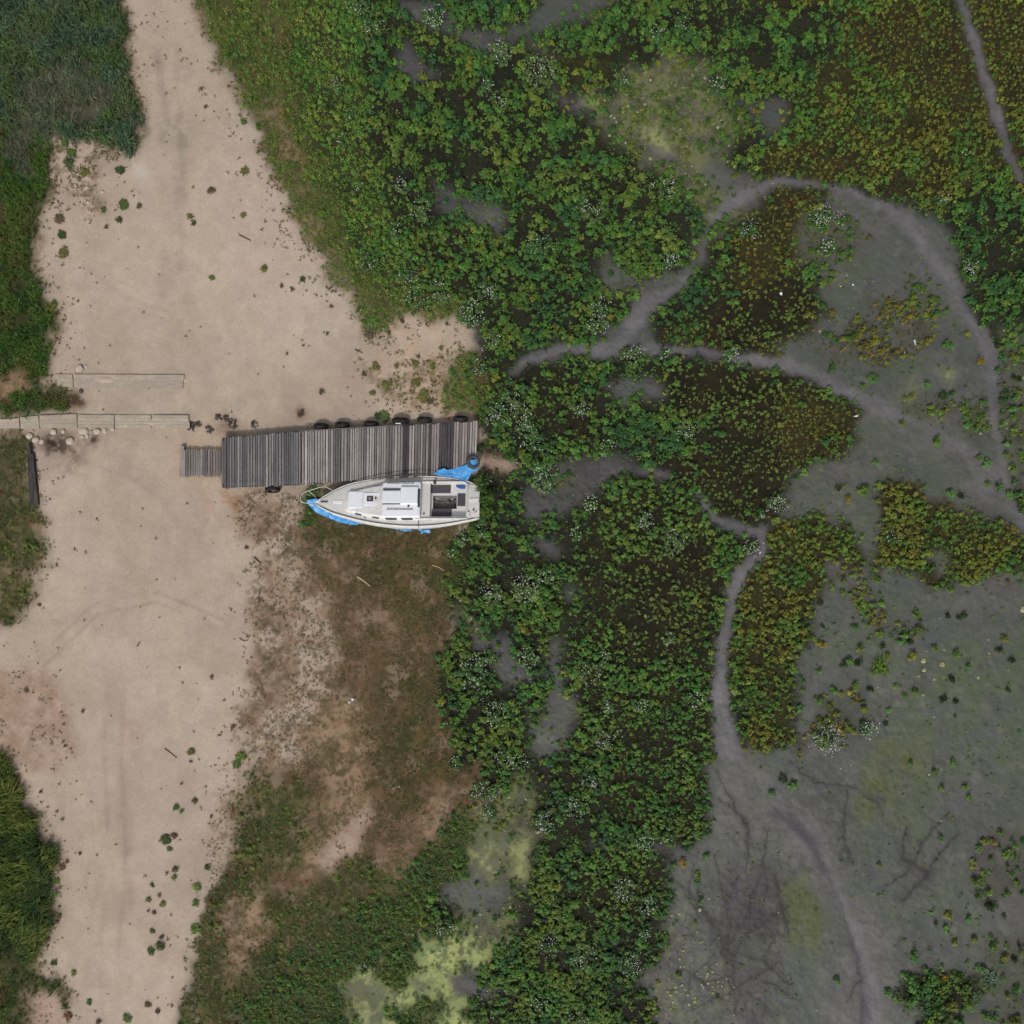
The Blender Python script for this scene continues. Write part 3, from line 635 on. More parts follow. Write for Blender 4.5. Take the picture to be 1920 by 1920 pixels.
def scatter(templates, pos, rad, hgt, tint, rot=None, hue=.0):
    Vs, Qs, Cs = [], [], []; off = 0
    n = len(pos); which = RS.randint(0, len(templates), n); rot = RS.uniform(0, 6.283, n) if rot is None else rot
    tx = RS.normal(0, .22, n); ty = RS.normal(0, .22, n)
    for k, (v, q, c) in enumerate(templates):
        s = np.where(which == k)[0]
        if not len(s): continue
        cr, sr = np.cos(rot[s])[:, None], np.sin(rot[s])[:, None]
        x = v[None, :, 0] * rad[s][:, None]; y = v[None, :, 1] * rad[s][:, None]; z = v[None, :, 2] * hgt[s][:, None]
        X = x * cr - y * sr + pos[s, 0:1] + z * tx[s][:, None]; Y = x * sr + y * cr + pos[s, 1:2] + z * ty[s][:, None]; Zz = z + pos[s, 2:3]
        Vs.append(np.stack([X, Y, Zz], -1).reshape(-1, 3))
        Q = q[None] + (np.arange(len(s)) * len(v))[:, None, None] + off
        Qs.append(Q.reshape(-1, 4)); off += len(s) * len(v)
        T = tint[s][:, None, :] * c[None, :, None]
        Cs.append(T.reshape(-1, 3))
    return np.concatenate(Vs), np.concatenate(Qs), np.concatenate(Cs)
def mleaf(name, rough=.6, trans=.0, spec=.25):
    m = mat(name, tint=True, rough=rough, spec=spec); n = m.node_tree; b = n.nodes['Principled BSDF']
    out = [x for x in n.nodes if x.type == 'OUTPUT_MATERIAL'][0]
    at = [x for x in n.nodes if x.type == 'ATTRIBUTE'][0]
    tr = n.nodes.new('ShaderNodeBsdfTranslucent'); mx = n.nodes.new('ShaderNodeMixShader'); mx.inputs[0].default_value = .22
    n.links.new(at.outputs['Color'], tr.inputs[0]); n.links.new(b.outputs[0], mx.inputs[1]); n.links.new(tr.outputs[0], mx.inputs[2]); n.links.new(mx.outputs[0], out.inputs[0])
    return m
M_LEAF = mleaf('leaves'); M_GRASS = mleaf('grass_blades', .65)

def pal(names, n, x, y, seed, scale=1.2, var=.16):
    """tints: broad patches between the palette colours plus a random share of each"""
    P = np.array(names); t = np.clip((fbm(x, y, scale, seed, 3) - .5) * 2.2 + .5 + RS.normal(0, .22, n), 0, .999) * (len(P) - 1)
    i = t.astype(int); f = (t - i)[:, None]
    c = P[i] * (1 - f) + P[np.minimum(i + 1, len(P) - 1)] * f
    return c * 1.20 * np.exp(RS.normal(0, var, n))[:, None]
G1 = [lin(54, 90, 50), lin(66, 106, 46), lin(84, 116, 48), lin(74, 106, 42), lin(98, 114, 48)]
G2 = [lin(62, 96, 46), lin(78, 108, 44), lin(96, 114, 44), lin(108, 112, 46)]
O1 = [lin(72, 108, 46), lin(84, 114, 46), lin(98, 120, 48), lin(110, 120, 48), lin(110, 108, 44)]
BR = [lin(84, 108, 46), lin(106, 122, 62), lin(100, 110, 50), lin(98, 128, 58)]
BO = [lin(86, 108, 42), lin(106, 114, 46), lin(112, 104, 44), lin(98, 116, 48)]
OR = [lin(84, 112, 46), lin(92, 110, 42), lin(116, 114, 42), lin(120, 114, 44), lin(116, 102, 42), lin(96, 112, 46)]
# class: (plants per m2, rmin, rmax, palette, gap strength)
SR = [lin(84, 112, 48), lin(104, 124, 50), lin(76, 112, 48), lin(112, 120, 54), lin(66, 104, 46)]
GM = [lin(64, 104, 48), lin(78, 118, 50), lin(92, 124, 54), lin(98, 118, 50)]
GLT = [lin(72, 112, 48), lin(90, 126, 50), lin(106, 132, 54), lin(80, 112, 46), lin(116, 126, 56)]
RD = {'mud': (1.1, .04, .13, G2, 2.6), 'gmud': (1.6, .04, .12, G2, 2.), 'stain': (.8, .04, .1, G2, 2.), 'mudd': (.9, .05, .15, G2, 2.5), 'algae': (2.2, .06, .17, G2, 1.5), 'algae2': (1.5, .06, .15, G2, 1.), 'greenm': (13, .08, .20, GM, .7), 'olivec': (12, .10, .22, G2, .5), 'green': (9.2, .13, .28, G1, .95), 'gsparse': (4.6, .12, .26, G2, .8), 'gsparse2': (2.6, .12, .22, G1, .6), 'olive': (19, .08, .20, O1, .45), 'oliveS': (12, .08, .2, O1, .5),
      'browno': (19, .06, .14, BO, .25), 'brown': (16, .05, .16, BR, .35), 'orange': (12, .09, .22, OR, 1.0), 'orangeS': (12, .09, .22, OR, .9),
      'fuzz': (8.5, .07, .18, G2, 1.0), 'greenl': (14, .07, .18, GLT, .5), 'scrub': (10, .06, .16, SR, .7), 'scrubg': (13, .07, .17, G1, .6), 'dryg': (6, .06, .15, G2, 2.4), 'weedy': (1.6, .05, .12, SR, 1.5), 'scrubd': (6, .05, .13, SR, 1.2), 'speck': (.35, .07, .15, G2, .6)}
def candidates(sp, jit=.95, ext=HALF - 1.5):
    n = int(2 * ext / sp); a = (np.arange(n) + .5) * sp - ext
    x, y = np.meshgrid(a, a); x = x.ravel() + RS.uniform(-.5, .5, n * n) * sp * jit; y = y.ravel() + RS.uniform(-.5, .5, n * n) * sp * jit
    return x, y
def clsat(x, y):
    j = np.clip(((x + HALF) / (2 * HALF) * N).astype(int), 0, N - 1); i = np.clip(((y + HALF) / (2 * HALF) * N).astype(int), 0, N - 1)
    return cls[i, j]
PIERBOX = lambda x, y: (x * K + 960 > 335) & (x * K + 960 < 897) & (960 - y * K > 786 + (897 - (x * K + 960)) * .06) & (960 - y * K < 918 - ((x * K + 960) - 415) * .06)
HULL = [(574, 942), (625, 915), (690, 900), (790, 893), (890, 905), (894, 975), (800, 992), (700, 985), (625, 965)]
def blocked(x, y, pad=0):
    X = x * K + 960; Y = 960 - y * K
    return PIERBOX(x, y) | inpoly(HULL, X, Y)
BUILT = []        # (x, y, r) of the plants that are things of their own
def near_built(x, y, pad=.0):
    m = np.zeros(len(x), bool)
    for bx, by, br in BUILT: m |= (x - bx) ** 2 + (y - by) ** 2 < (br + pad) ** 2
    return m
# ------------------------------------------------------------------ plants that stand alone (things), then the beds (stuff)
BL = 302.0       # one boat length in photo pixels
LAND = [("the sailboat's stern", 893, 940), ("the sailboat's bow tip", 580, 942), ("the pier's left end", 342, 865), ("the longer track end", 357, 790),
        ("the shorter track end", 345, 714), ("the central trail fork", 1432, 1000), ("the right edge trail fork", 1888, 905),
        ("the upper mud junction", 1205, 600), ("the curled white litter", 1704, 650), ("the big spiky tuft", 1650, 1250),
        ("the top right corner", 1920, 0), ("the top left corner", 0, 0), ("the bottom right corner", 1920, 1920),
        ("the bottom left corner", 0, 1920), ("the algae pond", 830, 1790), ("the white grass scrap", 660, 1310), ("the dark fallen timbers", 58, 890)]
USED = set()
import re
def nwords(t): return max(len(t.split()), len(re.findall(r"[A-Za-z0-9']+", t)))
NW = 'zero one two three four five six seven eight nine ten eleven twelve thirteen fourteen fifteen sixteen seventeen eighteen nineteen twenty'.split()
def num(n): return NW[n] if n <= 20 else 'twenty ' + NW[n - 20]
def label(desc, px, py, skip=None):
    """where it stands, in metres from the nearest thing one can find"""
    best = sorted(LAND, key=lambda l: math.hypot(px - l[1], py - l[2]))
    for b in best[:6]:
        dx = round((px - b[1]) / K); dy = round((b[2] - py) / K); a = []
        if dx: a.append('%s %s %s' % (num(abs(dx)), 'metre' if abs(dx) == 1 else 'metres', 'right' if dx > 0 else 'left'))
        if dy: a.append('%s %s%s' % (num(abs(dy)), '' if dx else ('metre ' if abs(dy) == 1 else 'metres '), 'above' if dy > 0 else 'below'))
        c = ', '.join(a) + (' of' if not dy else '')
        t = '%s, %s %s' % (desc, c, b[0]) if a else '%s right at %s' % (desc, b[0])
        if nwords(t) > 16: t = '%s, %s %s' % (desc, c, b[0].replace('the ', ''))
        if t not in USED and nwords(t) <= 16:
            USED.add(t); return t
    print('LABEL', t, nwords(t)); return t
M_LEAFR = mleaf('lone_leaves')
def one(temps, k, rad, h, tint, name):
    v, q, c = temps[k % len(temps)]
    return mesh_from(name, v * np.array([rad, rad, h]), q, c[:, None] * np.array(tint)[None])
def multi(temps, n, spread, r0, r1, h, tints, seed, name, drop=0):
    """several rosettes packed in one plant"""
    rr = random.Random(seed); pos = []; 
    for i in range(n):
        a = rr.random() * 6.283; d = spread * math.sqrt(rr.random())
        pos.append((math.cos(a) * d, math.sin(a) * d * .9, -drop * (d / max(spread, .01)) ** 2))
    pos = np.array(pos) if n > 1 else np.zeros((1, 3))
    rad = np.array([rr.uniform(r0, r1) for _ in range(n)]); ht = np.array([h * rr.uniform(.75, 1.2) for _ in range(n)])
    ti = np.array([np.array(rr.choice(tints)) * math.exp(rr.gauss(0, .14)) for _ in range(n)])
    return mesh_from(name, *scatter(temps, pos, rad, ht, ti))
def place(name, me, px, py, lab, cat, group, m, r=.3, rot=None, sc=1, zoff=0):
    me.materials.clear(); me.materials.append(m)
    x, y = (px - 960) / K, (960 - py) / K
    o = bpy.data.objects.new(name, me); COL.objects.link(o)
    o.location = (x, y, gz(x, y) + zoff); o.rotation_euler = (0, 0, RS.uniform(0, 6.28) if rot is None else rot); o.scale = (sc, sc, sc)
    tag(o, lab, cat, group); BUILT.append((x, y, r)); return o

# lone leafy plants on the mud: (x, y, radius in photo px, hue)
MUD = [(1446,1486,9,0),(1485,1472,12,0),(1750,1451,9,2),(1765,1476,8,1),(1809,1474,8,1),(1812,1495,8,0),(1762,1570,8,0),(1832,1590,12,0),(1860,1574,9,3),(1885,1600,12,1),(1900,1606,8,0),
 (1851,1635,7,0),(1834,1651,15,1),(1905,1655,10,1),(1900,1639,7,0),(1855,1674,10,1),(1853,1700,13,4),(1747,1709,7,0),(1775,1712,12,2),(1771,1742,12,0),(1756,1731,7,4),(1815,1722,9,0),(1826,1762,9,2),(1790,1765,9,2),
 (1697,1764,6,0),(1714,1791,13,0),(1744,1782,7,0),(1837,1811,10,0),(1566,1836,10,0),(1665,1859,11,0),(1705,1842,18,0),(1745,1835,16,0),(1707,1877,17,0),(1767,1855,16,1),(1778,1884,15,2),(1812,1868,14,1),(1748,1908,17,1),
 (1905,1850,12,0),(1887,1865,8,2),(1852,1905,11,0),(1900,1907,14,2),(1882,1795,11,2),(1899,1797,10,4),(1812,1802,6,0),(1910,1775,9,4),(1868,1890,6,0),(1882,1717,7,4),(1915,1672,9,0),(1770,1828,10,3),(1800,1828,11,4),(1797,1912,13,0),
 (1565,1292,12,0),(1578,1300,8,2),(1709,1230,11,2),(1751,1215,9,2),(1790,1230,11,1),(1815,1247,8,0),(1787,1272,8,4),(1881,1200,11,2),(1872,1220,9,4),(1894,1240,8,4),(1776,1155,8,4),(1802,1155,10,4),(1717,1150,12,1),(1725,1162,7,4),
 (1600,1177,10,0),(1538,1129,9,4),(1541,1172,6,4),(1535,1207,12,3),(1680,1285,7,1),(1715,1297,9,1),(1697,1306,8,0),(1767,1310,10,4),(1790,1315,9,4),(1889,1292,7,4),(1790,1342,5,4),(1706,1431,8,0),(1785,1430,10,0),(1912,1370,6,0),(1660,1357,7,4),
 (1590,1237,9,0),(1610,1240,11,4),(1580,1245,9,4),(1655,1212,8,4),(1648,1190,12,1),(1690,1198,14,0),(1705,1203,9,4),(1630,1290,9,4),(1602,1288,11,1),(1537,1312,11,0),(1498,1328,10,0),(1468,1462,12,4),(1667,1333,7,0),(1535,1260,9,0),(1612,1215,10,2),(1662,1230,9,2),
 (1322,1602,8,0),(1308,1640,8,1),(1306,1655,7,0),(1314,1686,8,0),(1278,1617,10,3),(1262,1620,8,0),(1272,1828,9,1),(1232,1842,7,2),(1417,210,9,3),(1433,250,8,0),(1413,254,5,0),(1430,268,8,0),
 (1041,183,9,0),(1056,24,8,0),(1080,15,9,0),(1112,26,7,0),(1093,34,9,0),(845,57,8,0),(877,85,5,0),(890,78,6,0),(925,50,7,1),(948,57,7,1),(860,392,9,0),(918,385,8,0),(866,396,6,1),(1011,1345,8,2),(1075,1388,9,1),(1045,1250,8,0),(962,1255,7,0),(934,1209,8,1),(1100,617,6,0),(1105,652,8,1),
 (1640,870,10,0),(1635,712,12,0),(1617,724,9,1),(1735,720,11,0),(1755,828,12,1),(1785,740,8,0),(1840,757,10,0),(1836,780,12,1),(1815,795,12,0),(1808,785,9,0),(1826,806,9,0),(1590,828,10,0),(1571,852,7,1),(1545,860,9,0),(1617,920,15,1),(1590,935,9,3),(1570,915,8,4),(1582,912,7,2),(1778,925,11,0),(1800,930,8,4),
 (1900,680,9,0),(1870,692,9,0),(1888,690,7,1),(1904,710,9,4),(1902,750,9,0),(1897,768,9,0),(1900,785,10,1),(1895,810,12,1),(1888,835,8,0),(1912,850,9,0),(1892,927,10,0),(1910,925,9,0),(1900,648,9,0),(1885,570,11,1),(1840,612,9,0),(1815,630,11,2),(1838,680,9,3),(1770,650,10,0),(1850,870,12,0),(1835,858,9,0),(1690,795,8,1),(1705,745,9,2),(1745,770,14,1),(1765,745,12,4),(1782,650,9,0)]
HUES = [[lin(92, 134, 66), lin(78, 116, 58)], [lin(108, 134, 54), lin(92, 120, 48)], [lin(124, 126, 56), lin(108, 118, 50)], [lin(138, 116, 42), lin(118, 112, 42)], [lin(54, 70, 36), lin(46, 62, 32)]]
HN = ['green', 'lime green', 'olive', 'ochre', 'dark green']
for i, (x, y, r, hu) in enumerate(MUD):
    size = 'tiny' if r < 8 else 'small' if r < 11 else 'bushy'
    R_ = r / K
    if r < 8: me_ = multi(ROS1, 2, R_ * .4, R_ * .7, R_ * .95, .16, HUES[hu], i, 'marsh_plant')
    elif r < 13: me_ = multi(ROS, 3, R_ * .42, R_ * .5, R_ * .8, .26, HUES[hu], i, 'marsh_plant')
    else: me_ = multi(ROS, 7, R_ * .6, R_ * .34, R_ * .55, .42, HUES[hu], i, 'marsh_plant', .1)
    place('marsh_plant', me_, x, y, label('%s %s plant' % (size, HN[hu]), x, y), 'marsh plant', 'lone leafy plants on the marsh mud', M_LEAFR, R_ * .9)
# the spiky bright tuft
tu = mesh_from('spiky_tuft', *scatter(GRA, np.zeros((5, 3)) + RS.normal(0, .05, (5, 3)) * np.array([1, 1, 0]), np.full(5, .46), np.full(5, .40), np.array([lin(96, 124, 44)] * 5)))
place('marsh_tuft', tu, 1650, 1250, 'large bright spiky green tuft alone on the dark mud at right', 'grass tuft', None, M_GRASS, .4)
tu = mesh_from('grey_tuft', *scatter(GRA, np.zeros((4, 3)) + RS.normal(0, .1, (4, 3)) * np.array([1, 1, 0]), np.full(4, .55), np.full(4, .3), np.array([lin(96, 118, 96)] * 4)))
place('marsh_tuft', tu, 1858, 1828, 'pale grey-green wispy tuft among small plants near bottom right', 'grass tuft', None, M_GRASS, .3)

# weeds on the sand
WEED = [(230,322,15,4,'rounded dark weed'),(128,272,12,0,'ragged green weed'),(140,290,14,0,'bright green weed'),(136,310,15,4,'dark green weed'),(165,328,14,2,'olive weed'),(236,388,15,0,'dark green weed'),(265,390,9,5,'withered brown weed'),(122,444,14,4,'round green weed'),(116,414,15,5,'reddish withered weed'),(124,478,16,2,'yellowing weed'),
 (360,411,10,2,'olive weed'),(368,422,9,4,'small olive weed'),(400,362,11,5,'dark withered weed'),(460,408,10,2,'spindly olive weed'),(205,430,7,5,'dark withered sprig'),(228,416,10,4,'grey-green weed'),(200,398,8,0,'small green weed'),(382,172,6,2,'thin olive sprig'),(390,205,7,5,'straggly brown weed'),(460,233,11,0,'green weed'),(462,325,12,2,'sparse olive weed'),
 (401,525,9,1,'bright green weed'),(100,578,15,2,'olive weed'),(108,572,10,0,'dark green weed'),(570,527,10,4,'round dark weed'),(498,507,10,2,'olive weed'),(531,539,7,5,'dark brown sprig'),(500,505,8,2,'low olive sprig'),(550,546,8,5,'brown weed'),(696,628,16,5,'faded brown-green weed'),(697,610,22,0,'bushy green weed'),(731,626,9,5,'small brown weed'),(828,656,8,2,'small olive weed'),(840,610,7,5,'brown sprig'),(755,605,8,5,'brown sprig'),
 (707,690,13,2,'olive weed'),(684,702,8,5,'brown weed'),(724,722,12,2,'olive weed'),(700,738,9,2,'olive weed'),(745,688,8,2,'olive weed'),(780,685,11,2,'yellow-green weed'),(782,720,14,2,'broad olive weed'),(795,745,18,2,'broad olive weed'),(807,755,10,5,'brown-green weed'),(812,690,9,1,'yellow-green weed'),(785,672,6,5,'small brown weed'),(723,783,17,0,'leafy green weed'),(710,780,10,4,'small green weed'),
 (605,736,8,5,'brown weed'),(615,628,6,5,'dark sprig'),(572,650,5,5,'dark sprig'),(623,577,6,5,'dark sprig'),(541,666,5,5,'dark sprig'),(335,1510,10,0,'green weed'),(345,1517,8,1,'green weed'),(370,1498,10,5,'dark brown weed'),(400,1527,6,5,'dark sprig'),(315,1570,15,4,'leafy dark weed'),(330,1562,10,5,'brown weed'),(322,1588,9,0,'green weed'),(334,1625,10,5,'brown weed'),(330,1640,9,2,'olive weed'),(317,1633,6,2,'small olive weed'),
 (290,1655,7,4,'dark green weed'),(284,1681,9,2,'olive weed'),(304,1675,7,2,'small olive weed'),(310,1690,10,2,'olive weed'),(292,1706,8,5,'brown-green weed'),(283,1703,5,5,'dark sprig'),(290,1741,9,0,'green weed'),(288,1777,12,0,'leafy green weed'),(305,1768,13,4,'dark green weed'),(308,1752,8,5,'brown weed'),(369,1735,16,1,'leafy yellow-green weed'),(373,1658,13,1,'spiky yellow-green weed'),(370,1688,11,0,'green weed'),(393,1622,10,4,'dark weed'),
 (107,1799,11,4,'dark green weed'),(144,1818,9,1,'bright green weed'),(173,1873,10,0,'green weed'),(243,1903,13,0,'leafy green weed'),(112,1648,10,1,'bright green weed'),(122,1622,10,6,'reddish weed'),(130,1611,7,6,'small reddish weed'),(190,1910,9,5,'dark brown weed'),(282,1877,11,5,'straggly brown weed'),(300,1890,9,5,'thin brown weed'),(132,1900,13,6,'dark reddish weed'),(117,1712,8,5,'brown weed'),(115,1722,8,6,'reddish weed'),
 (363,1407,12,2,'round olive weed'),(362,1425,6,5,'dark sprig'),(401,1268,7,5,'round dark sprig'),(466,1027,7,5,'round dark sprig'),(161,1331,6,5,'dark sprig'),(125,1876-520,5,5,'dark sprig'),(55,1292,8,5,'brown sprig'),(55,1131,7,5,'dark sprig'),(80,1133,6,5,'dark sprig'),(18,1165,8,5,'brown weed'),(128,1396,6,5,'dark sprig'),(124,1388,5,5,'dark sprig'),
 (155,1560+36,6,5,'dark sprig'),(123,1532,5,5,'dark sprig'),(113,1517,5,5,'dark sprig'),(83,1481,7,5,'brown sprig'),(46,1490,12,1,'yellowish weed'),(455,1415,15,1,'leafy green weed'),(447,1430,12,0,'green weed'),(345,1300+166,5,5,'dark sprig'),(440,1360,8,5,'brown weed'),(416,1396-20,5,5,'dark sprig')]
WH = [[lin(90, 114, 56), lin(78, 98, 50)], [lin(106, 128, 54), lin(92, 114, 50)], [lin(118, 116, 64), lin(104, 106, 56)], [lin(130, 116, 54), lin(114, 110, 54)], [lin(76, 92, 52), lin(66, 82, 46)], [lin(108, 94, 74), lin(94, 86, 62)], [lin(130, 94, 76), lin(108, 90, 64)]]
for i, (x, y, r, hu, d) in enumerate(WEED):
    R_ = r / K * .74
    me_ = multi(TUF, max(4, int(r * 1.7)), R_ * .68, R_ * .30, R_ * .55, .13, WH[hu], 500 + i, 'sand_weed')
    place('sand_weed', me_, x, y, label(d + ' on sand', x, y), 'weed', 'single weeds growing on the bare sand', M_LEAFR, R_ * .5)

# white-flowered plants: (x, y, radius px, blossoms)
FLW = [(680,12,26,30),(816,38,22,70),(697,62,18,26),(635,168,14,14),(660,222,10,10),(937,105,24,60),(910,170,12,12),(940,198,12,18),(755,350,14,22),(645,270,12,12),(675,352,12,10),(790,400,22,22),(742,437,14,12),
 (1280,45,20,22),(1012,138,34,70),(1340,165,16,28),(1250,357,20,46),(1110,398,24,40),(1010,462,26,30),(1400,435,20,40),(1167,155,16,16),(1230,70,16,18),(1535,412,26,90),(1546,465,14,40),(1762,377,12,16),(1802,295,9,10),
 (690,498,18,18),(762,522,14,14),(780,562,24,34),(827,555,20,26),(917,547,20,34),(885,592,27,90),(925,642,16,20),(898,690,20,20),(930,782,26,60),(958,755,20,30),(1252,497,14,34),(1120,612,22,60),(1180,668,20,34),(1366,668,16,24),(1246,665,12,20),
 (972,775,22,36),(985,817,26,60),(1088,772,18,34),(1277,812,20,30),(1022,900,26,60),(1135,837,14,20),(1108,944,18,36),(1125,580,20,34),(1810,505,18,44),(1452,945,18,60),(867,1010,14,14),(850,1034,12,10),(922,1110,24,44),(882,1262,28,60),
 (912,1235,22,30),(928,1335,26,46),(905,993,14,14),(855,1424,14,18),(985,1102,28,70),(1022,1082,16,26),(1205,975,20,46),(1262,1015,26,30),(1405,1027,18,46),(990,1230,22,44),(1104,1262,24,34),(1140,1322,14,22),(1197,1318,18,28),(1132,1385,22,38),
 (1297,1310,18,22),(972,1424,20,40),(1258,1198,18,16),(1130,1232,16,16),(1080,1000,14,24),(1547,1380,30,110),(1624,1365,18,44),(1666,1005,16,18),(906,1478,24,46),(915,1515,14,22),(837,1732,20,40),(692,1807,16,16),(1105,1462,16,30),(1080,1508,24,46),
 (1023,1535,20,54),(1207,1572,18,34),(1250,1565,20,18),(1167,1660,24,60),(1214,1690,18,40),(1027,1765,22,38),(1095,1785,26,44),(1180,1800,24,60),(1010,1875,20,30),(1080,1905,20,26),(1205,1745,12,20),(938,1410,18,22),(905,905,18,16),(895,970,16,14),(1425,1025-60,8,12)]
M_FLOWER = mat('white_petals', (.74, .76, .72), .6)
FT = [[lin(72, 104, 60), lin(84, 116, 60)], [lin(66, 100, 46), lin(80, 112, 48)], [lin(94, 116, 66), lin(84, 108, 56)]]
for i, (x, y, r, nf) in enumerate(FLW):
    rr = random.Random(900 + i); R_ = r / K
    wx_, wy_ = (x - 960) / K, (960 - y) / K
    q = nf / (r * r)
    den = 'densely flowered' if q > .085 else 'sparsely flowered' if q < .045 else 'white flowered'
    sz = 'large' if r >= 24 else 'small' if r < 16 else 'medium'
    t = thing('flowering_plant', label('%s %s plant' % (sz, den), x, y), 'flowering plant', (wx_, wy_, gz(wx_, wy_)), rr.random() * 6.28, 'marsh plants bearing white flowers')
    nr = max(4, int(r * r / 34))
    me_ = multi(ROS, nr, R_ * .85, .13, .24, .40, FT[i % 3], 700 + i, 'foliage', .12)
    me_.materials.append(M_LEAF); fo_ = bpy.data.objects.new('foliage', me_); COL.objects.link(fo_); fo_.parent = t
    b = MB()
    cen = [(rr.gauss(0, R_ * .45), rr.gauss(0, R_ * .45)) for _ in range(3)]
    for k in range(int(nf * 1.15)):
        if rr.random() < .35:
            cx, cy = rr.choice(cen); fx_, fy_ = cx + rr.gauss(0, R_ * .28), cy + rr.gauss(0, R_ * .28)
        else:
            a = rr.random() * 6.283; d = R_ * .95 * math.sqrt(rr.random()); fx_, fy_ = math.cos(a) * d, math.sin(a) * d
        z0 = .46 + rr.random() * .16; s = rr.uniform(.010, .022) * (1.3 if rr.random() < .15 else 1)
        p = [Vector((fx_ + math.cos(u * 1.2566) * s, fy_ + math.sin(u * 1.2566) * s, z0 + rr.uniform(-.004, .004))) for u in range(5)]
        b.add(p + [Vector((fx_, fy_, z0 + s * .45))], [(u, (u + 1) % 5, 5) for u in range(5)])
    b.build('blossoms', M_FLOWER, t)
    BUILT.append((wx_, wy_, R_ * .75))

for i, (x, y, r, l) in enumerate([(903, 903, 15, "tall green shrub pressing on the stern's upper corner"), (909, 932, 16, "tall green shrub just right of the stern's middle"), (905, 962, 14, "tall green shrub at the stern's lower corner"), (885, 993, 12, 'low green shrub below the lower stern quarter')]):
    me_ = multi(ROS, 13, r / K * .8, .13, .22, .5, [lin(78, 108, 48), lin(66, 96, 44), lin(90, 112, 46)], 1500 + i, 'shrub', .15)
    place('green_shrub', me_, x, y, l, 'shrub', 'shrubs growing against the stern', M_LEAF, .2, zoff=.55 if i < 3 else .1)
# ---- the beds of leafy plants (nobody could count these)
def build_stuff(name, lab, parts, m):
    V, Q, C = [], [], []; off = 0
    for v, q, c in parts: V.append(v); Q.append(q + off); C.append(c); off += len(v)
    me_ = mesh_from(name, np.concatenate(V), np.concatenate(Q), np.concatenate(C)); me_.materials.append(m)
    o = bpy.data.objects.new(name, me_); COL.objects.link(o); tag(o, lab, name.replace('_', ' '), kind='stuff'); return o
x, y = candidates(.20); kx = clsat(x, y); k = clsat(x + RS.normal(0, .17, len(x)), y + RS.normal(0, .17, len(y)))
prot = [IDX[n] for n in ('path', 'wet', 'sand', 'sandr')]
k = np.where(np.isin(kx, prot), kx, k)
k2 = clsat(x + RS.normal(0, .55, len(x)), y + RS.normal(0, .55, len(y)))
BEDS = [IDX[n] for n in ('green', 'greenm', 'brown', 'browno', 'olive', 'olivec', 'orange', 'scrub', 'scrubg', 'greenl', 'dryg', 'fuzz')]
k = np.where(np.isin(k, BEDS) & np.isin(k2, BEDS), k2, k)
bedw = bil(blur(sum(Wt[n] for n in ('green', 'greenm', 'brown', 'browno', 'olive', 'olivec', 'orange', 'gsparse')), 6), x, y)
gap = fbm(x, y, 1.0, 300, 3, .6); gap2 = fbm(x, y, .45, 301, 2)
blk = blocked(x, y) | near_built(x, y)
groups = {'leafy_marsh_bed': ('green', 'greenl', 'greenm', 'gsparse', 'gsparse2', 'fuzz', 'speck', 'mud', 'gmud', 'stain', 'mudd', 'algae', 'algae2'), 'olive_marsh_bed': ('olive', 'olivec', 'oliveS', 'browno', 'orange', 'orangeS', 'scrub', 'scrubg', 'scrubd', 'dryg', 'weedy'), 'sparse_brown_bed': ('brown',)}
GL = {'leafy_marsh_bed': 'dense bed of green leafy marsh plants right of the sand', 'olive_marsh_bed': 'olive and ochre low plants in thick beds on the marsh', 'sparse_brown_bed': 'small pale rosettes dotted over dark brown litter'}
nleaf = 0
for gname, cl in groups.items():
    parts = []
    for n in cl:
        dens, r0, r1, P, gs = RD[n]
        pr = dens * .04 * np.clip(1 + gs * ((gap - .5) * 5 + (gap2 - .5) * 3), .02, 1.9)
        if n in ('mud', 'gmud', 'mudd', 'algae', 'speck', 'gsparse2'): pr = pr * (1 + 14 * bedw ** 1.5)
        s = (k == IDX[n]) & (RS.rand(len(x)) < pr) & ~blk
        if not s.any(): continue
        X, Y = x[s], y[s]; m_ = len(X)
        sz = r0 + (r1 - r0) * np.clip(RS.beta(2, 2.4, m_) * .8 + (fbm(X, Y, 1.6, 310, 2) - .35) * .7, 0, 1)
        if n == 'brown':   # larger plants towards the left of the bed
            sz *= 1.0
        tint = pal(P, m_, X, Y, 320 + IDX[n])
        # some plants in each bed stand in yellow or dark leaf
        odd = RS.rand(m_); tint[odd < .015] = np.array(lin(124, 128, 48)); tint[odd > .90] *= .6
        pos = np.stack([X, Y, gz0(X, Y) - .02], 1)
        small = sz < .12
        hg = np.where(small, .14, .24) * (.7 + sz * 2.6)
        for msk, T in ((small, ROS1), (~small, ROS)):
            if msk.any():
                r = scatter(T, pos[msk], sz[msk], hg[msk], tint[msk]); parts.append(r); nleaf += len(r[1])
        if n in ('green', 'fuzz', 'gsparse'):      # young plants between the grown ones
            s = (k == IDX[n]) & (RS.rand(len(x)) < pr * (1.1 if n == 'green' else .6)) & ~blk; X, Y = x[s] + RS.normal(0, .08, s.sum()), y[s] + RS.normal(0, .08, s.sum()); m_ = len(X)
            sz = RS.uniform(.05, .13, m_); r = scatter(ROS1, np.stack([X, Y, gz0(X, Y)], 1), sz, .10 + sz, pal(P, m_, X, Y, 350 + IDX[n]) * .9); parts.append(r); nleaf += len(r[1])
    build_stuff(gname, GL[gname], parts, M_LEAF)
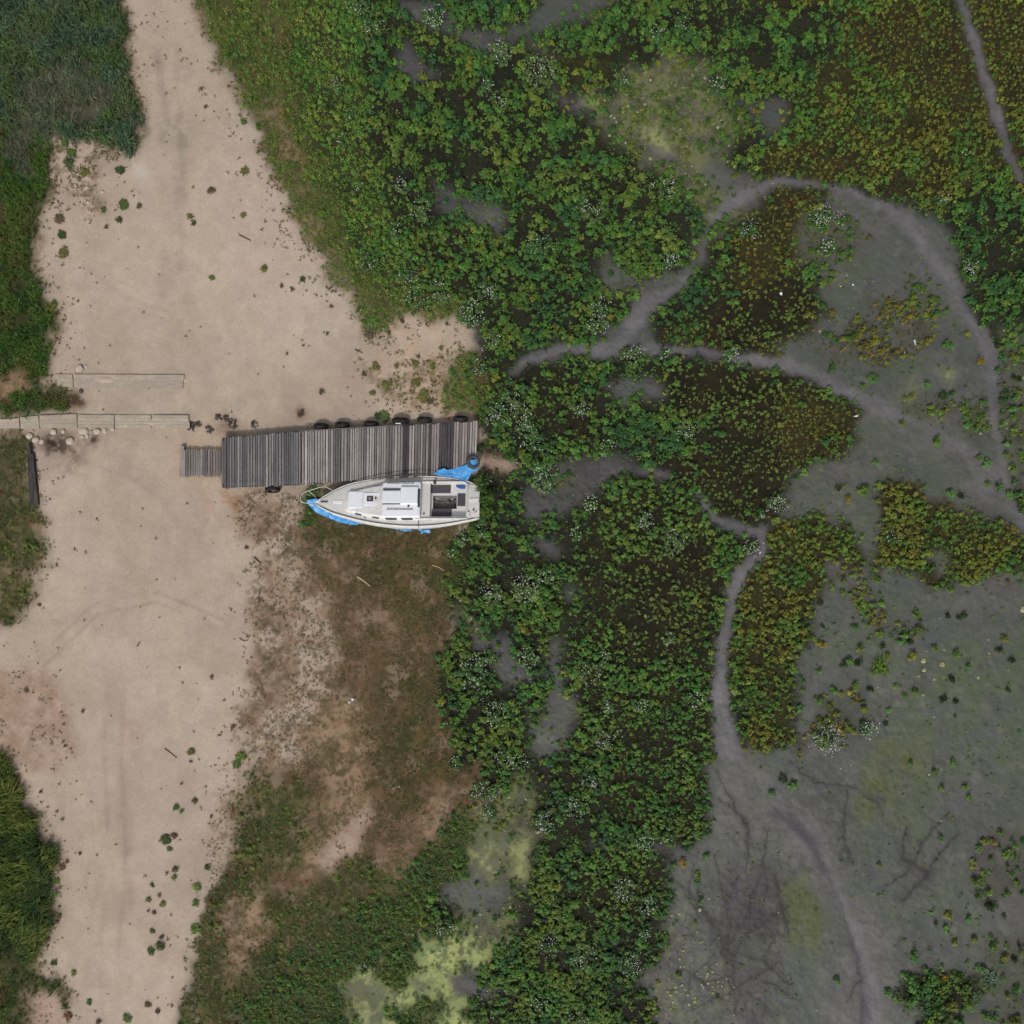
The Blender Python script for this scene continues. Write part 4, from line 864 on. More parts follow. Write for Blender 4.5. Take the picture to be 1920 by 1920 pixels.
# ---- low ground cover, dry grass and grass of the left side
def cover(name, lab, spec, T, sp, m, rotdir=None, seed=0):
    global nleaf
    x, y = candidates(sp); k = clsat(x, y); blk = blocked(x, y); parts = []
    gap = fbm(x, y, .8, 400 + seed, 3, .6)
    for n, (dens, r0, r1, h, P, gs) in spec.items():
        pr = dens * sp * sp * np.clip(1 + gs * (gap - .5) * 6, .0, 2)
        s = (k == IDX[n]) & (RS.rand(len(x)) < pr) & ~blk
        if not s.any(): continue
        X, Y = x[s], y[s]; m_ = len(X); rad = RS.uniform(r0, r1, m_)
        tint = pal(P, m_, X, Y, 420 + IDX[n] + seed, .9, .2)
        rot = None
        if rotdir: rot = rotdir(X, Y) + RS.normal(0, .35, m_)
        r = scatter(T, np.stack([X, Y, gz0(X, Y) - .01], 1), rad, np.full(m_, h) * RS.uniform(.7, 1.3, m_), tint, rot); parts.append(r); nleaf += len(r[1])
    return build_stuff(name, lab, parts, m)
SC = [lin(100, 108, 52), lin(88, 106, 44), lin(74, 98, 40), lin(104, 98, 56)]
SG = [lin(60, 88, 38), lin(74, 94, 40), lin(84, 88, 44), lin(52, 80, 36)]
DR = [lin(128, 108, 82), lin(108, 92, 64), lin(92, 82, 52), lin(82, 78, 44)]
DG = [lin(88, 84, 48), lin(74, 80, 40), lin(62, 72, 34), lin(86, 74, 46)]
cover('scrub_cover', 'fine yellow-green ground cover along the edge of the sandy track',
      {'greenl': (34, .06, .14, .16, GLT, .4), 'scrub': (52, .06, .13, .12, SC, .6), 'scrubd': (48, .05, .12, .10, SC + [lin(112, 96, 66)], .6), 'scrubg': (55, .06, .13, .14, SG, .4), 'weedy': (14, .05, .11, .07, DG, 1.2), 'green': (8, .06, .14, .18, G1, .6), 'greenm': (8, .05, .10, .12, GM, .5),
       'grassC': (26, .05, .12, .08, DG, .8), 'gsparse': (8, .05, .10, .08, SG, .8), 'fuzz': (12, .04, .10, .07, [lin(120, 124, 80), lin(104, 112, 66), lin(92, 104, 56)], .8)}, TUF, .11, M_LEAF, None, 1)
UN = [lin(46, 58, 26), lin(60, 66, 30), lin(68, 62, 30), lin(54, 70, 30)]
cover('understory', 'small dim leaves and litter filling the gaps between marsh plants',
      {'green': (16, .06, .15, .08, [lin(36, 50, 22), lin(46, 58, 26), lin(42, 44, 22)], .2), 'greenm': (34, .04, .10, .05, UN, .2), 'olive': (40, .05, .11, .07, UN + [lin(84, 76, 30)], .2), 'olivec': (30, .05, .11, .07, UN, .2), 'browno': (44, .04, .10, .06, UN + [lin(84, 60, 28)], .2),
       'brown': (40, .03, .08, .04, [lin(34, 34, 14), lin(44, 40, 18), lin(52, 38, 20), lin(50, 58, 28)], .2), 'orange': (22, .05, .10, .05, UN, .5), 'gsparse': (12, .04, .09, .04, UN, .8), 'gsparse2': (6, .04, .09, .04, UN, .8), 'speck': (3, .04, .08, .03, UN, .8)}, TUF, .12, M_LEAF, None, 7)
cover('dry_grass', 'matted dry brown grass below the sailboat',
      {'dry': (40, .07, .14, .05, DR, .9), 'dryd': (48, .07, .14, .06, DG, .6), 'dryg': (42, .07, .14, .07, DG, .8), 'dryt': (16, .06, .12, .04, DR, 1.2), 'trans': (15, .06, .12, .04, DR + [lin(88, 80, 54)], 1.6), 'grassC': (18, .07, .15, .08, DG, .8), 'grassE': (20, .07, .15, .1, DG, .6), 'dryr': (14, .05, .1, .05, DG, 1)}, GRAD, .12, M_GRASS, None, 2)
cover('marsh_grass', 'tangled blue-green and green grass at the upper left',
      {'reed': (26, .18, .40, .40, [lin(62, 88, 64), lin(78, 100, 74), lin(88, 98, 66), lin(72, 98, 50)], .35), 'reedb': (26, .18, .34, .26, [lin(84, 96, 72), lin(96, 96, 74), lin(76, 88, 62)], .5),
       'grassL': (26, .14, .32, .34, [lin(50, 82, 32), lin(64, 96, 38), lin(80, 102, 42), lin(84, 88, 46)], .5), 'grassE': (15, .14, .28, .22, [lin(54, 74, 32), lin(76, 92, 38), lin(84, 80, 44)], .9)}, GRA, .16, M_GRASS, None, 3)
cover('tall_grass', 'tall dark green grass sweeping sideways at the lower left',
      {'grassD': (26, .28, .50, .55, [lin(40, 58, 24), lin(54, 74, 28), lin(70, 88, 34), lin(88, 94, 40)], .5)}, SWEEP, .16, M_GRASS,
      lambda X, Y: (fbm(X, Y, 3.0, 450, 2) - .5) * 3.0 + .25, 4)
# sprigs on the sand next to the beds; crumbs of litter and pale leaves on the mud
x, y = candidates(.10); kk = clsat(x, y)
nearveg = bil(blur((Wt['dry'] + Wt['trans'] + Wt['dryt'] + Wt['scrub'] + Wt['scrubd'] + Wt['dryg'] + Wt['weedy'] + Wt['grassC'] * .6 + Wt['grassD'] * .4 + Wt['grassL'] * .3 + Wt['sandr'] * .5), 9), x, y) + bil(blur(Wt['scrub'] + Wt['scrubd'] + Wt['weedy'], 16), x, y) * .9
cl_ = fbm(x, y, .55, 470, 3, .6)
pr = np.clip(nearveg * 1.3, 0, 1) ** 1.2 * sstep(.47, .64, cl_) * .42 + .003 + .08 * bil(Wt['trans'], x, y) * sstep(.45, .6, cl_)
s = (np.isin(kk, [IDX['sand'], IDX['sandr'], IDX['dryt'], IDX['trans'], IDX['weedy']])) & (RS.rand(len(x)) < pr) & ~blocked(x, y)
X, Y = x[s], y[s]; m_ = len(X)
r = scatter(TUF, np.stack([X, Y, gz0(X, Y)], 1), RS.uniform(.3, 1, m_) ** 2 * .085 + .015, RS.uniform(.02, .05, m_), pal([lin(104, 90, 68), lin(92, 84, 54), lin(98, 98, 56), lin(84, 70, 52)], m_, X, Y, 480))
build_stuff('sand_sprigs', 'tiny dry sprigs speckling the sand edge', [r], M_LEAFR)
def specks(name, lab, prob, r0, r1, colr, h=.012, sp=.12):
    x, y = candidates(sp); s = (RS.rand(len(x)) < prob(x, y)) & ~blocked(x, y)
    X, Y = x[s], y[s]; b = MB(); rr = random.Random(3)
    Zs = gz0(X, Y)
    for a_, b_, z_ in zip(X, Y, Zs):
        q = r0 + (r1 - r0) * rr.random() ** 2; n = 6; ph = rr.random() * 6
        top = [(a_ + math.cos(ph + u * 6.283 / n) * q * rr.uniform(.6, 1.1), b_ + math.sin(ph + u * 6.283 / n) * q * rr.uniform(.6, 1.1), z_ + .02 + h) for u in range(n)]
        cc = tuple(np.array(rr.choice(colr)) * rr.uniform(.75, 1.15))
        b.add(top + [(a_, b_, z_ + .02 + h * 2)] + [(p[0], p[1], z_ - .03) for p in top], [(u, (u + 1) % n, n) for u in range(n)] + [(u + n + 1, (u + 1) % n + n + 1, (u + 1) % n, u) for u in range(n)], cc)
    if b.v: tag(b.build(name, mat(name, tint=True, rough=.8), tint=True), lab, name.replace('_', ' '), kind='stuff')
dw = lambda *ns: (lambda x, y: bil(sum(Wt[n] for n in ns), x, y))
specks('duckweed', 'scattered yellow-green floating leaves on the dark mud', lambda x, y: dw('speck')(x, y) * .10 * sstep(.45, .65, fbm(x, y, .8, 490)) * 2 + dw('fuzz')(x, y) * .07 + dw('gsparse', 'gmud')(x, y) * .006 + dw('algae')(x, y) * .02, .02, .10,
       [lin(140, 144, 96), lin(128, 138, 80), lin(150, 150, 120)])
specks('pale_crumbs', 'tiny whitish shells and petals dotted over mud and beds', lambda x, y: dw('mud', 'mudd', 'gmud', 'browno', 'path')(x, y) * .0022 + dw('dry', 'dryd', 'olive')(x, y) * .0025 + dw('speck')(x, y) * .03, .012, .035, [lin(190, 188, 180), lin(170, 168, 150)])
# loose single blossoms among the beds
x, y = candidates(.14); s = (RS.rand(len(x)) < (bil(Wt['green'] + Wt['scrub'] * .5, x, y) * sstep(.58, .74, fbm(x, y, 1.4, 495, 3)) * .10 * sstep(-.5, -3.0, x - 11)))
s &= ~blocked(x, y)
b = MB(); rr = random.Random(44)
for a_, b2, z_ in zip(x[s], y[s], gz0(x[s], y[s])):
    q = rr.uniform(.012, .022); zz = z_ + rr.uniform(.28, .45)
    b.add([(a_ + math.cos(u * 1.2566) * q, b2 + math.sin(u * 1.2566) * q, zz) for u in range(5)] + [(a_, b2, zz + q * .5)], [(u, (u + 1) % 5, 5) for u in range(5)])
tag(b.build('loose_blossoms', M_FLOWER), 'tiny single white blossoms scattered through the green bed', 'blossoms', kind='stuff')
print('LEAF QUADS', nleaf)
# ------------------------------------------------------------------ the pier
M_WOOD = mat('weathered_planks', tint=True, rough=.9, noise=[(1.6, .6, 'mul'), (11, .45, 'mul')], stretch=(3.2, .55, 1), bump=.5, bscale=10)
M_DARKWOOD = mat('dark_timber', lin(52, 46, 42), .9, noise=[(5, .6, lin(84, 76, 70))])
pier = thing('wooden_pier', 'weathered grey plank pier above the sailboat, stepped at its landward end', 'pier', W(655, 855, 0))
po = Vector(pier.location)
ZP = .82
def plank_run(x0, x1, topf, botf, n, z, seed, tilt, shades, dark=()):
    rr = random.Random(seed); b = MB()
    ws = [rr.uniform(.8, 1.25) for _ in range(n)]; t = sum(ws); x = x0
    for i, w_ in enumerate(ws):
        wd = w_ / t * (x1 - x0); a = x + wd * (.06 + .10 * rr.random()); c = x + wd * (.80 + .10 * rr.random())
        yt = topf((a + c) / 2) + rr.uniform(-1.2, 1.2); yb = botf((a + c) / 2) + rr.uniform(-1.6, 1.6)
        zz = z + rr.uniform(-.008, .008)
        f = 0
        sh = np.array(rr.choice(shades)) * rr.uniform(.8, 1.2)
        for lo, hi, val in dark:
            if lo < (x - x0) / (x1 - x0) < hi: sh = np.array(val) * rr.uniform(.85, 1.1)
        dx = tilt * (i / n)
        top = [W(a + dx, yt, zz), W(c + dx, yt, zz), W(c - dx, yb, zz), W(a - dx, yb, zz)]
        bot = [p - Vector((0, 0, .04)) for p in top]
        b.prism([p - po for p in top][::-1], [p - po for p in bot][::-1], tuple(sh)); x += wd
    return b
GREYS = [lin(160, 154, 151), lin(140, 134, 133), lin(174, 167, 163), lin(118, 113, 114), lin(150, 141, 137)]
GREYD = [lin(124, 122, 123), lin(106, 105, 107), lin(140, 137, 136), lin(96, 95, 98)]
top1 = lambda x: 821 + (x - 415) * (809 - 821) / (564 - 415); bot1 = lambda x: 914.5 + (x - 417) * (911 - 914.5) / 84
bot1 = lambda x: 915 - (x - 417) * .04
top2 = lambda x: 809 + (x - 564) * (790 - 809) / (893 - 564); bot2 = lambda x: 909 - (x - 564) * (909 - 885) / (893 - 564)
dk = plank_run(415, 564, top1, bot1, 31, ZP, 1, 0, GREYD, dark=((.525, .56, lin(160, 154, 148)),))
o = dk.build('deck', M_WOOD, pier, tint=True); o['label'] = 'darker landward deck section of narrow grey planks'
dk = plank_run(565, 894, top2, bot2, 66, ZP + .01, 2, 1.5, GREYS, dark=((.565, .60, lin(74, 70, 76)), (.60, .625, lin(160, 150, 148)), (.715, .735, lin(86, 82, 88)), (.735, .77, lin(158, 148, 146)), (.78, .85, lin(80, 76, 80)), (.855, .885, lin(160, 150, 148)), (.10, .125, lin(158, 148, 146)), (.24, .26, lin(150, 142, 140))))
o = dk.build('deck', M_WOOD, pier, tint=True); o['label'] = 'outer deck section of mixed pale and dark planks'
dk = plank_run(344, 414, lambda x: 843, lambda x: 893.5, 15, .55, 3, 0, [lin(128, 122, 120), lin(112, 106, 106), lin(140, 134, 130)])
o = dk.build('step_deck', M_WOOD, pier, tint=True)
b = MB()   # end board on the sand
b.prism([p - po for p in (W(336, 894, .5), W(345, 895, .5), W(345, 836, .5), W(339, 836, .5))], [p - po for p in (W(336, 894, .3), W(345, 895, .3), W(345, 836, .3), W(339, 836, .3))], lin(165, 154, 144))
b.build('end_board', M_WOOD, pier, tint=True)
# rails along the two long edges, joists and posts under the deck
def beam(px, z, wd, ht, m, nm, lab=None):
    b = MB()
    for (x1, y1), (x2, y2) in zip(px[:-1], px[1:]):
        a, c = W(x1, y1, z) - po, W(x2, y2, z) - po; d = (c - a); L = d.length; d.normalize(); s = Vector((-d.y, d.x, 0)) * wd / 2; u = Vector((0, 0, ht / 2))
        b.prism([a - s + u, c - s + u, c + s + u, a + s + u], [a - s - u, c - s - u, c + s - u, a + s - u], lin(120, 112, 108))
    o = b.build(nm, m, pier, tint=(m is M_WOOD)); 
    if lab: o['label'] = lab
beam([(417, 823.5), (564, 811.5)], ZP - .15, .12, .2, M_DARKWOOD, 'edge_beam'); beam([(566, 811.5), (892, 792.5)], ZP - .15, .12, .2, M_DARKWOOD, 'edge_beam')
beam([(419, 912.5), (562, 907)], ZP - .15, .12, .2, M_DARKWOOD, 'edge_beam'); beam([(566, 906.5), (892, 883)], ZP - .15, .12, .2, M_DARKWOOD, 'edge_beam')
beam([(563, 808.3), (615, 805.4), (755, 797.3)], ZP + .045, .045, .05, M_WOOD, 'edge_strip', 'thin pale strip nailed along the top edge')
b = MB()
for px in (425, 490, 560, 630, 700, 770, 840, 888):
    for yt in (top1(px) + 6 if px < 564 else top2(px) + 6, (bot1(px) if px < 564 else bot2(px)) - 6):
        p = W(px, yt, ZP - .25) - po; b.tube([(p.x, p.y, -.3), (p.x, p.y, ZP - .05)], .10, 10)
    a = W(px, top2(px) + 3, ZP - .1) - po; c = W(px, bot2(px) - 3, ZP - .1) - po
    b.tube([a, c], .06, 4)
b.build('support_posts', M_DARKWOOD, pier)

# ------------------------------------------------------------------ old tyres
M_RUBBER = mat('black_rubber', lin(34, 33, 35), .75, noise=[(9, .6, lin(66, 62, 58))], bump=.3, bscale=30)
M_RUBBERG = mat('worn_rubber', lin(86, 86, 86), .8, noise=[(9, .7, lin(56, 54, 52))], bump=.3, bscale=30)
def tyre(px, py, z, dia, nrm, lab, m=M_RUBBER, group='old tyres hung along the pier'):
    """torus with flat tread, wells and tread blocks; axis along nrm"""
    t = thing('tyre', lab, 'tyre', W(px, py, z), 0, group)
    R1, R0, wd = dia / 2, dia * .29, dia * .30
    prof = [(R0, -wd * .32), (R0 + .03, -wd * .5), (R1 - .05, -wd * .52), (R1 - .01, -wd * .36), (R1, 0), (R1 - .01, wd * .36), (R1 - .05, wd * .52), (R0 + .03, wd * .5), (R0, wd * .32), (R0 + .025, wd * .25), (R1 - .05, wd * .28), (R1 - .05, -wd * .28), (R0 + .025, -wd * .25)]
    n = 40; vs = []; fs = []; k = len(prof)
    for i in range(n):
        a = i * 2 * math.pi / n
        for r, h in prof: vs.append(Vector((math.cos(a) * r, math.sin(a) * r, h)))
    for i in range(n):
        for j in range(k): fs.append((i * k + j, i * k + (j + 1) % k, ((i + 1) % n) * k + (j + 1) % k, ((i + 1) % n) * k + j))
    q = Vector(nrm).normalized().to_track_quat('Z', 'Y')
    b = MB(); b.add([q @ v for v in vs], fs); b.build('casing', m, t, smooth=True)
    b = MB()
    for i in range(36):
        a = i * 2 * math.pi / 36
        for sg in (-1, 1):
            mtx = (Matrix.Rotation(a, 3, 'Z'))
            c0 = mtx @ Vector((R1 + .002, 0, sg * wd * .2)); b.box(q @ c0, (.022, dia * .055, wd * .3), m=(q.to_matrix() @ mtx))
    b.build('tread', m, t); return t
for i, (x, y, d, lab) in enumerate([(602, 801.5, .60, 'leftmost black tyre hung on the upper side of the pier'), (642, 799, .60, 'black tyre second from the left on the pier upper side'), (696, 797, .60, 'low-hung tyre third from the left on the pier upper side'),
        (751, 791.5, .70, 'largest black tyre, mid-way along the pier upper side'), (796, 789.5, .62, 'black tyre second from the right on the pier upper side'), (864, 787.5, .62, 'rightmost tyre on the pier upper side, by white flowers')]):
    tyre(x, y - 2.5, .50, d * 1.08, (.06, 1, .25), lab)
tyre(511, 918, .52, .66, (-.03, 1, -.25), 'black tyre hung below the pier left of the sailboat bow')
tyre(887, 866.5, .98, .62, (.35, .1, 1), "worn grey tyre lying over blue tarpaulin on the pier's outer corner", M_RUBBERG, None)

# ------------------------------------------------------------------ blue tarpaulins
M_TARP = mat('blue_tarpaulin', lin(74, 158, 222), .42, noise=[(6, .5, lin(52, 132, 204)), (2.5, .35, lin(120, 182, 226))], bump=.35, bscale=7, spec=.5)
def sheet(name, outline, hfun, lab, inner=22, thick=.006, seed=0):
    xs = [p[0] for p in outline]; ys = [p[1] for p in outline]
    st = .9; x0, y0 = min(xs), min(ys); nx = int((max(xs) - x0) / st) + 2; ny = int((max(ys) - y0) / st) + 2
    X, Y = np.meshgrid(x0 + np.arange(nx) * st, y0 + np.arange(ny) * st)
    ins = inpoly(outline, X + (fbm(X, Y, 6., seed + 7) - .5) * 2.5, Y + (fbm(X, Y, 6., seed + 8) - .5) * 2.5)
    idx = -np.ones(X.shape, int); vs = []; fs = []
    for i in range(ny - 1):
        for j in range(nx - 1):
            if ins[i, j]:
                f = []
                for (a, c) in ((i + 1, j), (i + 1, j + 1), (i, j + 1), (i, j)):
                    if idx[a, c] < 0:
                        idx[a, c] = len(vs); px, py = X[a, c], Y[a, c]
                        z = hfun(px, py) + float(fbm(np.array([px]), np.array([py]), 14., seed, 3)[0] - .5) * .16
                        vs.append(W(px, py, z))
                    f.append(idx[a, c])
                fs.append(tuple(f))
    b = MB(); b.add(vs, fs); o = b.build(name, M_TARP, smooth=True, solid=thick); tag(o, lab, 'tarpaulin'); return o
Zm = lambda X, Y: (540 + X / 4.8, 840 + Y / 4.8)
sheet('tarpaulin', [Zm(*p) for p in [(1308, 226), (1345, 200), (1370, 188), (1400, 180), (1440, 190), (1490, 186), (1530, 170), (1580, 158), (1610, 132), (1640, 104), (1690, 100), (1712, 128), (1716, 168), (1700, 200), (1650, 224), (1630, 262), (1610, 292), (1575, 300), (1550, 274), (1500, 268), (1430, 262), (1370, 252)]],
      lambda px, py: ZP + .10 + .08 * math.sin((px - 815) * .12), 'crumpled bright blue tarpaulin spilling over the outer end of the pier', seed=31)
sheet('tarpaulin', [Zm(*p) for p in [(165, 490), (175, 462), (245, 452), (400, 480), (600, 600), (800, 640), (1100, 690), (1180, 722), (1240, 735), (1306, 722), (1292, 748), (1268, 770), (1240, 758), (1216, 772), (1188, 764), (1176, 742), (1140, 742), (1090, 748), (1020, 742), (900, 715), (720, 678), (640, 682), (596, 690), (520, 680), (450, 660), (400, 644), (330, 612), (250, 575), (215, 540), (185, 512)]],
      lambda px, py: .46 - (px - 575) * .0009, 'blue tarpaulin spread on the ground under the sailboat hull', seed=33)

# ------------------------------------------------------------------ boards, timbers, stones, sticks, litter
M_BOARD = mat('pale_board', tint=True, rough=.92, noise=[(1.6, .8, lin(166, 150, 136)), (5, .4, lin(128, 124, 108)), (12, .4, 'mul')], stretch=(.7, 2.4, 1), bump=.3, bscale=14)
def slab(name, quad, z, lab, group, tintc, splits=3, th=.14, parent=None):
    """a run of boards: quad in photo px TL,TR,BR,BL; long boards side by side"""
    c = W(sum(p[0] for p in quad) / 4, sum(p[1] for p in quad) / 4, 0)
    t = thing(name, lab, 'boards', c, 0, group); rr = random.Random(int(quad[0][0]) + 5)
    for k in range(splits):
        f0, f1 = k / splits + .004, (k + 1) / splits - .004
        L = lambda a, b_, f: (a[0] + (b_[0] - a[0]) * f, a[1] + (b_[1] - a[1]) * f)
        e0, e1 = rr.uniform(-.5, .5), rr.uniform(-.5, .5); zz = z + rr.uniform(-.003, .003)
        pts = [L(quad[0], quad[3], f0), L(quad[1], quad[2], f0), L(quad[1], quad[2], f1), L(quad[0], quad[3], f1)]
        pts = [(pts[0][0] + e0, pts[0][1]), (pts[1][0] + e1, pts[1][1]), (pts[2][0] + e1, pts[2][1]), (pts[3][0] + e0, pts[3][1])]
        top = [W(p[0], p[1], zz) - c for p in pts][::-1]; bot = [p - Vector((0, 0, th)) for p in top]
        b = MB(); b.prism(top, bot, tuple(np.array(tintc) * rr.uniform(.9, 1.08))); b.build('board', M_BOARD, t, tint=True, bevel=.005)
    return t
GB = 'pale boards laid end to end as slipway tracks'
zs = .355
slab('board_section', [(-70, 790), (36, 784), (36, 802), (-70, 806)], zs, 'broken stony board section at the left edge of the longer track', GB, lin(194, 179, 164), 2)
slab('board_section', [(37, 782), (72, 779), (74, 804), (39, 804)], zs + .01, 'short mottled board section left of the longer track middle', GB, lin(188, 181, 162), 2)
slab('board_section', [(73, 779), (144, 776), (144, 802.5), (75, 802.5)], zs + .02, 'stained grey board section second from left in the longer track', GB, lin(180, 167, 152), 3)
slab('board_section', [(145.5, 777.5), (214, 778), (214, 802), (145.5, 802.5)], zs + .03, 'ribbed grey board section in the middle of the longer track', GB, lin(184, 173, 158), 4)
slab('board_section', [(215.5, 778), (283, 778), (283, 802.5), (215.5, 802)], zs + .02, 'pale board section partly buried in sand on the longer track', GB, lin(192, 183, 166), 4)
slab('board_section', [(284.5, 778), (353, 778.5), (356, 802.5), (284.5, 802.5)], zs + .03, 'cleanest palest board section at the right end of the longer track', GB, lin(188, 179, 162), 4)
slab('board_section', [(104, 701), (135, 701.5), (137, 726), (108, 724)], zs - .02, 'short broken boards at the left end of the upper track', GB, lin(186, 173, 158), 3)
slab('board_section', [(137.5, 701.5), (345, 703), (342, 727), (138.5, 726)], zs + .02, 'long weathered board section of the upper shorter track', GB, lin(186, 173, 160), 2, .16)
# sand washed over the boards
def mound(name, cx, cy, rx, ry, h, z, lab, m, seed):
    n = 26; vs = []; fs = []
    for i in range(7):
        f = i / 6
        for k in range(n):
            a = k * 6.283 / n; rr_ = 1 + .35 * float(fbm(np.array([math.cos(a) * 3 + seed]), np.array([math.sin(a) * 3.]), 1., seed)[0] - .5) * 2
            p = W(cx + math.cos(a) * rx * (1 - f) * rr_, cy + math.sin(a) * ry * (1 - f) * rr_, 0); vs.append((p.x, p.y, z + h * math.sin(f * 1.57)))
    for i in range(6): fs += [(i * n + k, (i + 1) * n + k, (i + 1) * n + (k + 1) % n, i * n + (k + 1) % n) for k in range(n)]
    b = MB(); b.add(vs, fs); o = b.build(name, m, smooth=True); tag(o, lab, kind='structure'); return o
M_SAND = mat('drift_sand', lin(180, 161, 146), .95, noise=[(8, .4, lin(166, 146, 132))], bump=.3, bscale=30)
mound('drift_sand', 290, 794, 22, 7, .10, zs - .04, None, M_SAND, 3)
mound('drift_sand', 335, 712, 30, 14, .14, zs - .12, None, M_SAND, 4)
mound('drift_sand', 205, 714, 20, 8, .06, zs, None, M_SAND, 6)
M_STONE = mat('pale_stone', lin(186, 174, 160), .9, noise=[(7, .5, lin(150, 136, 122))], bump=.4, bscale=12)
M_RUB = mat('rotted_rubble', lin(72, 62, 58), .95, noise=[(7, .6, lin(108, 96, 90))], bump=.6, bscale=12)
def rock(px, py, r, lab, m=M_STONE, name='stone', cat='stone', group='pale stones beside the board tracks', flat=.55, zo=0):
    import bmesh
    bm = bmesh.new(); bmesh.ops.create_icosphere(bm, subdivisions=3, radius=1)
    sx, sy = random.uniform(.85, 1.15), random.uniform(.75, 1.05); sd_ = random.random() * 90
    P = np.array([v.co[:] for v in bm.verts]); nn = fbm(P[:, 0] + sd_, P[:, 1] + P[:, 2] * .7, .9, 5, 3)
    for v, k in zip(bm.verts, nn):
        f = .72 + .56 * k; c = v.co * f
        c.x = max(-.8, min(.85, c.x)); v.co = Vector((c.x * r / K * sx, c.y * r / K * sy, c.z * r / K * flat))
    me = bpy.data.meshes.new(name); bm.to_mesh(me); bm.free(); me.materials.append(m)
    for p in me.polygons: p.use_smooth = True
    o = bpy.data.objects.new(name, me); COL.objects.link(o)
    x, y = (px - 960) / K, (960 - py) / K; o.location = (x, y, gz(x, y) + r / K * .2 + zo); o.rotation_euler = (0, 0, random.random() * 6.28)
    tag(o, lab, cat, group); return o
rock(137, 828, 9, 'large rounded pinkish stone below the longer board track')
rock(106, 811, 6.5, 'pale stone under the left half of the longer track'); rock(124, 810, 5, 'small grey stone just below the longer track left half')
rock(162, 809, 8.5, 'broad flat pale stone tucked against the longer track'); rock(188, 810, 6.5, 'squarish pale stone third from the right below the longer track')
rock(202, 809, 6, 'pale stone second from the right below the longer track'); rock(217, 806, 5, 'rightmost flat pale stone under the longer track')
rock(160, 820, 4, 'small chipped stone right of the large pinkish stone'); rock(169, 819, 4.5, 'thin white stone chip below the longer track middle')
rock(155, 693.5, 8, 'white stone just above the upper board track'); rock(166, 689, 3, 'tiny white stone chip above the upper board track')
rock(62, 818, 7, 'crumbly grey rubble left below the longer track', M_STONE); rock(73, 826, 7, 'crumbly rubble beside the timbers top end', M_STONE); rock(84, 829, 5, 'small rubble piece right of the timbers top', M_STONE)
rock(158, 735, 5, 'brown stone under the upper board track left end', M_RUB)
rock(197, 364, 3.2, 'bright white pebble among weeds at upper left', group=None); rock(170, 383, 3.0, 'second white pebble lower among the upper left weeds', group=None)
GR_ = 'dark rotted clumps between board track and pier'
for i_, (x_, y_, r_, l_) in enumerate(((364, 801, 11, "large dark rotted clump at the longer track's right end"), (375, 796, 7, 'smaller dark clump touching the large clump by the track'), (396, 806, 9, 'dark clump midway between the track end and the pier'),
        (440, 794, 12, "dark clump just above the pier's upper left corner"), (414, 783, 8, 'small dark clump above the gap between track and pier'), (480, 797, 8, 'small brown clump against the pier upper edge'), (566, 775, 9, 'brown clump on sand above the pier, left of the tyres'), (428, 786, 7, 'small clump touching the clump above the pier corner'))):
    me_ = multi(TUF, int(r_ * 2.2), r_ / K * .85, .05, .11, .07, [lin(72, 64, 60), lin(88, 78, 70), lin(58, 50, 48)], 1300 + i_, 'rotted_clump')
    place('rotted_clump', me_, x_, y_, l_, 'debris', GR_, M_LEAFR, .1, zoff=-.01)
M_CHAR = mat('charred_timber', lin(46, 42, 42), .85, noise=[(4, .7, lin(98, 92, 92)), (14, .4, 'mul')], stretch=(4, .6, 1), bump=.6, bscale=8)
fb = thing('fallen_timbers', 'pair of dark fallen timbers lying at the left grass edge', 'timber', W(58, 890, 0))
fo_ = Vector(fb.location)
for (x1, y1, x2, y2, w_, w2) in ((53, 833, 60, 947, 7, 9), (59, 850, 68, 946, 5, 8)):
    a, c = W(x1, y1, .48) - fo_, W(x2, y2, .40) - fo_; d = (c - a).normalized(); s = Vector((-d.y, d.x, 0))
    top = [a - s * w_ / K / 2, c - s * w2 / K / 2, c + s * w2 / K / 2, a + s * w_ / K / 2]
    b = MB(); b.prism(top, [p - Vector((0, 0, .2)) for p in top]); b.build('timber', M_CHAR, fb, bevel=.02)
M_STICK = mat('dead_stick', lin(96, 82, 66), .9, noise=[(8, .5, lin(64, 54, 44))])
M_STICKP = mat('bleached_stick', lin(168, 146, 116), .9)
def stick(pts, r, lab, m=M_STICK, z=.03):
    P = []
    for (px, py) in pts:
        x, y = (px - 960) / K, (960 - py) / K; P.append(Vector((x, y, gz(x, y) + z)))
    o0 = P[0].copy(); b = MB(); b.tube([p - o0 for p in P], [r * (1 - .5 * i / len(P)) for i in range(len(P))], 7)
    o = b.build('stick', m); o.location = o0; tag(o, lab, 'stick', 'loose sticks lying about')
stick([(668, 657), (675, 661), (682, 664)], .03, 'short forked dark stick on sand above the pier'); stick([(671, 663), (674, 659), (678, 657)], .02, 'tiny cross twig by the forked stick above the pier')
stick([(313, 1400), (322, 1407), (336, 1418)], .022, 'straight thin stick on the lower sand'); stick([(262, 1210), (266, 1204), (268, 1202)], .03, 'short curved dark stick on bare sand below the pier')
stick([(480, 1044), (486, 1050), (493, 1056)], .04, 'thick dark stick at the sand edge left below the bow'); stick([(452, 1198-3), (460, 1200), (468, 1199)], .02, 'thin dark twig at the right sand edge')
stick([(672, 1080), (684, 1088), (696, 1098)], .05, 'pinkish bleached stick on dry grass below the sailboat', M_STICKP); stick([(812, 1059), (822, 1062), (834, 1069)], .03, 'pale bent stick by the bushes below the sailboat stern', M_STICKP)
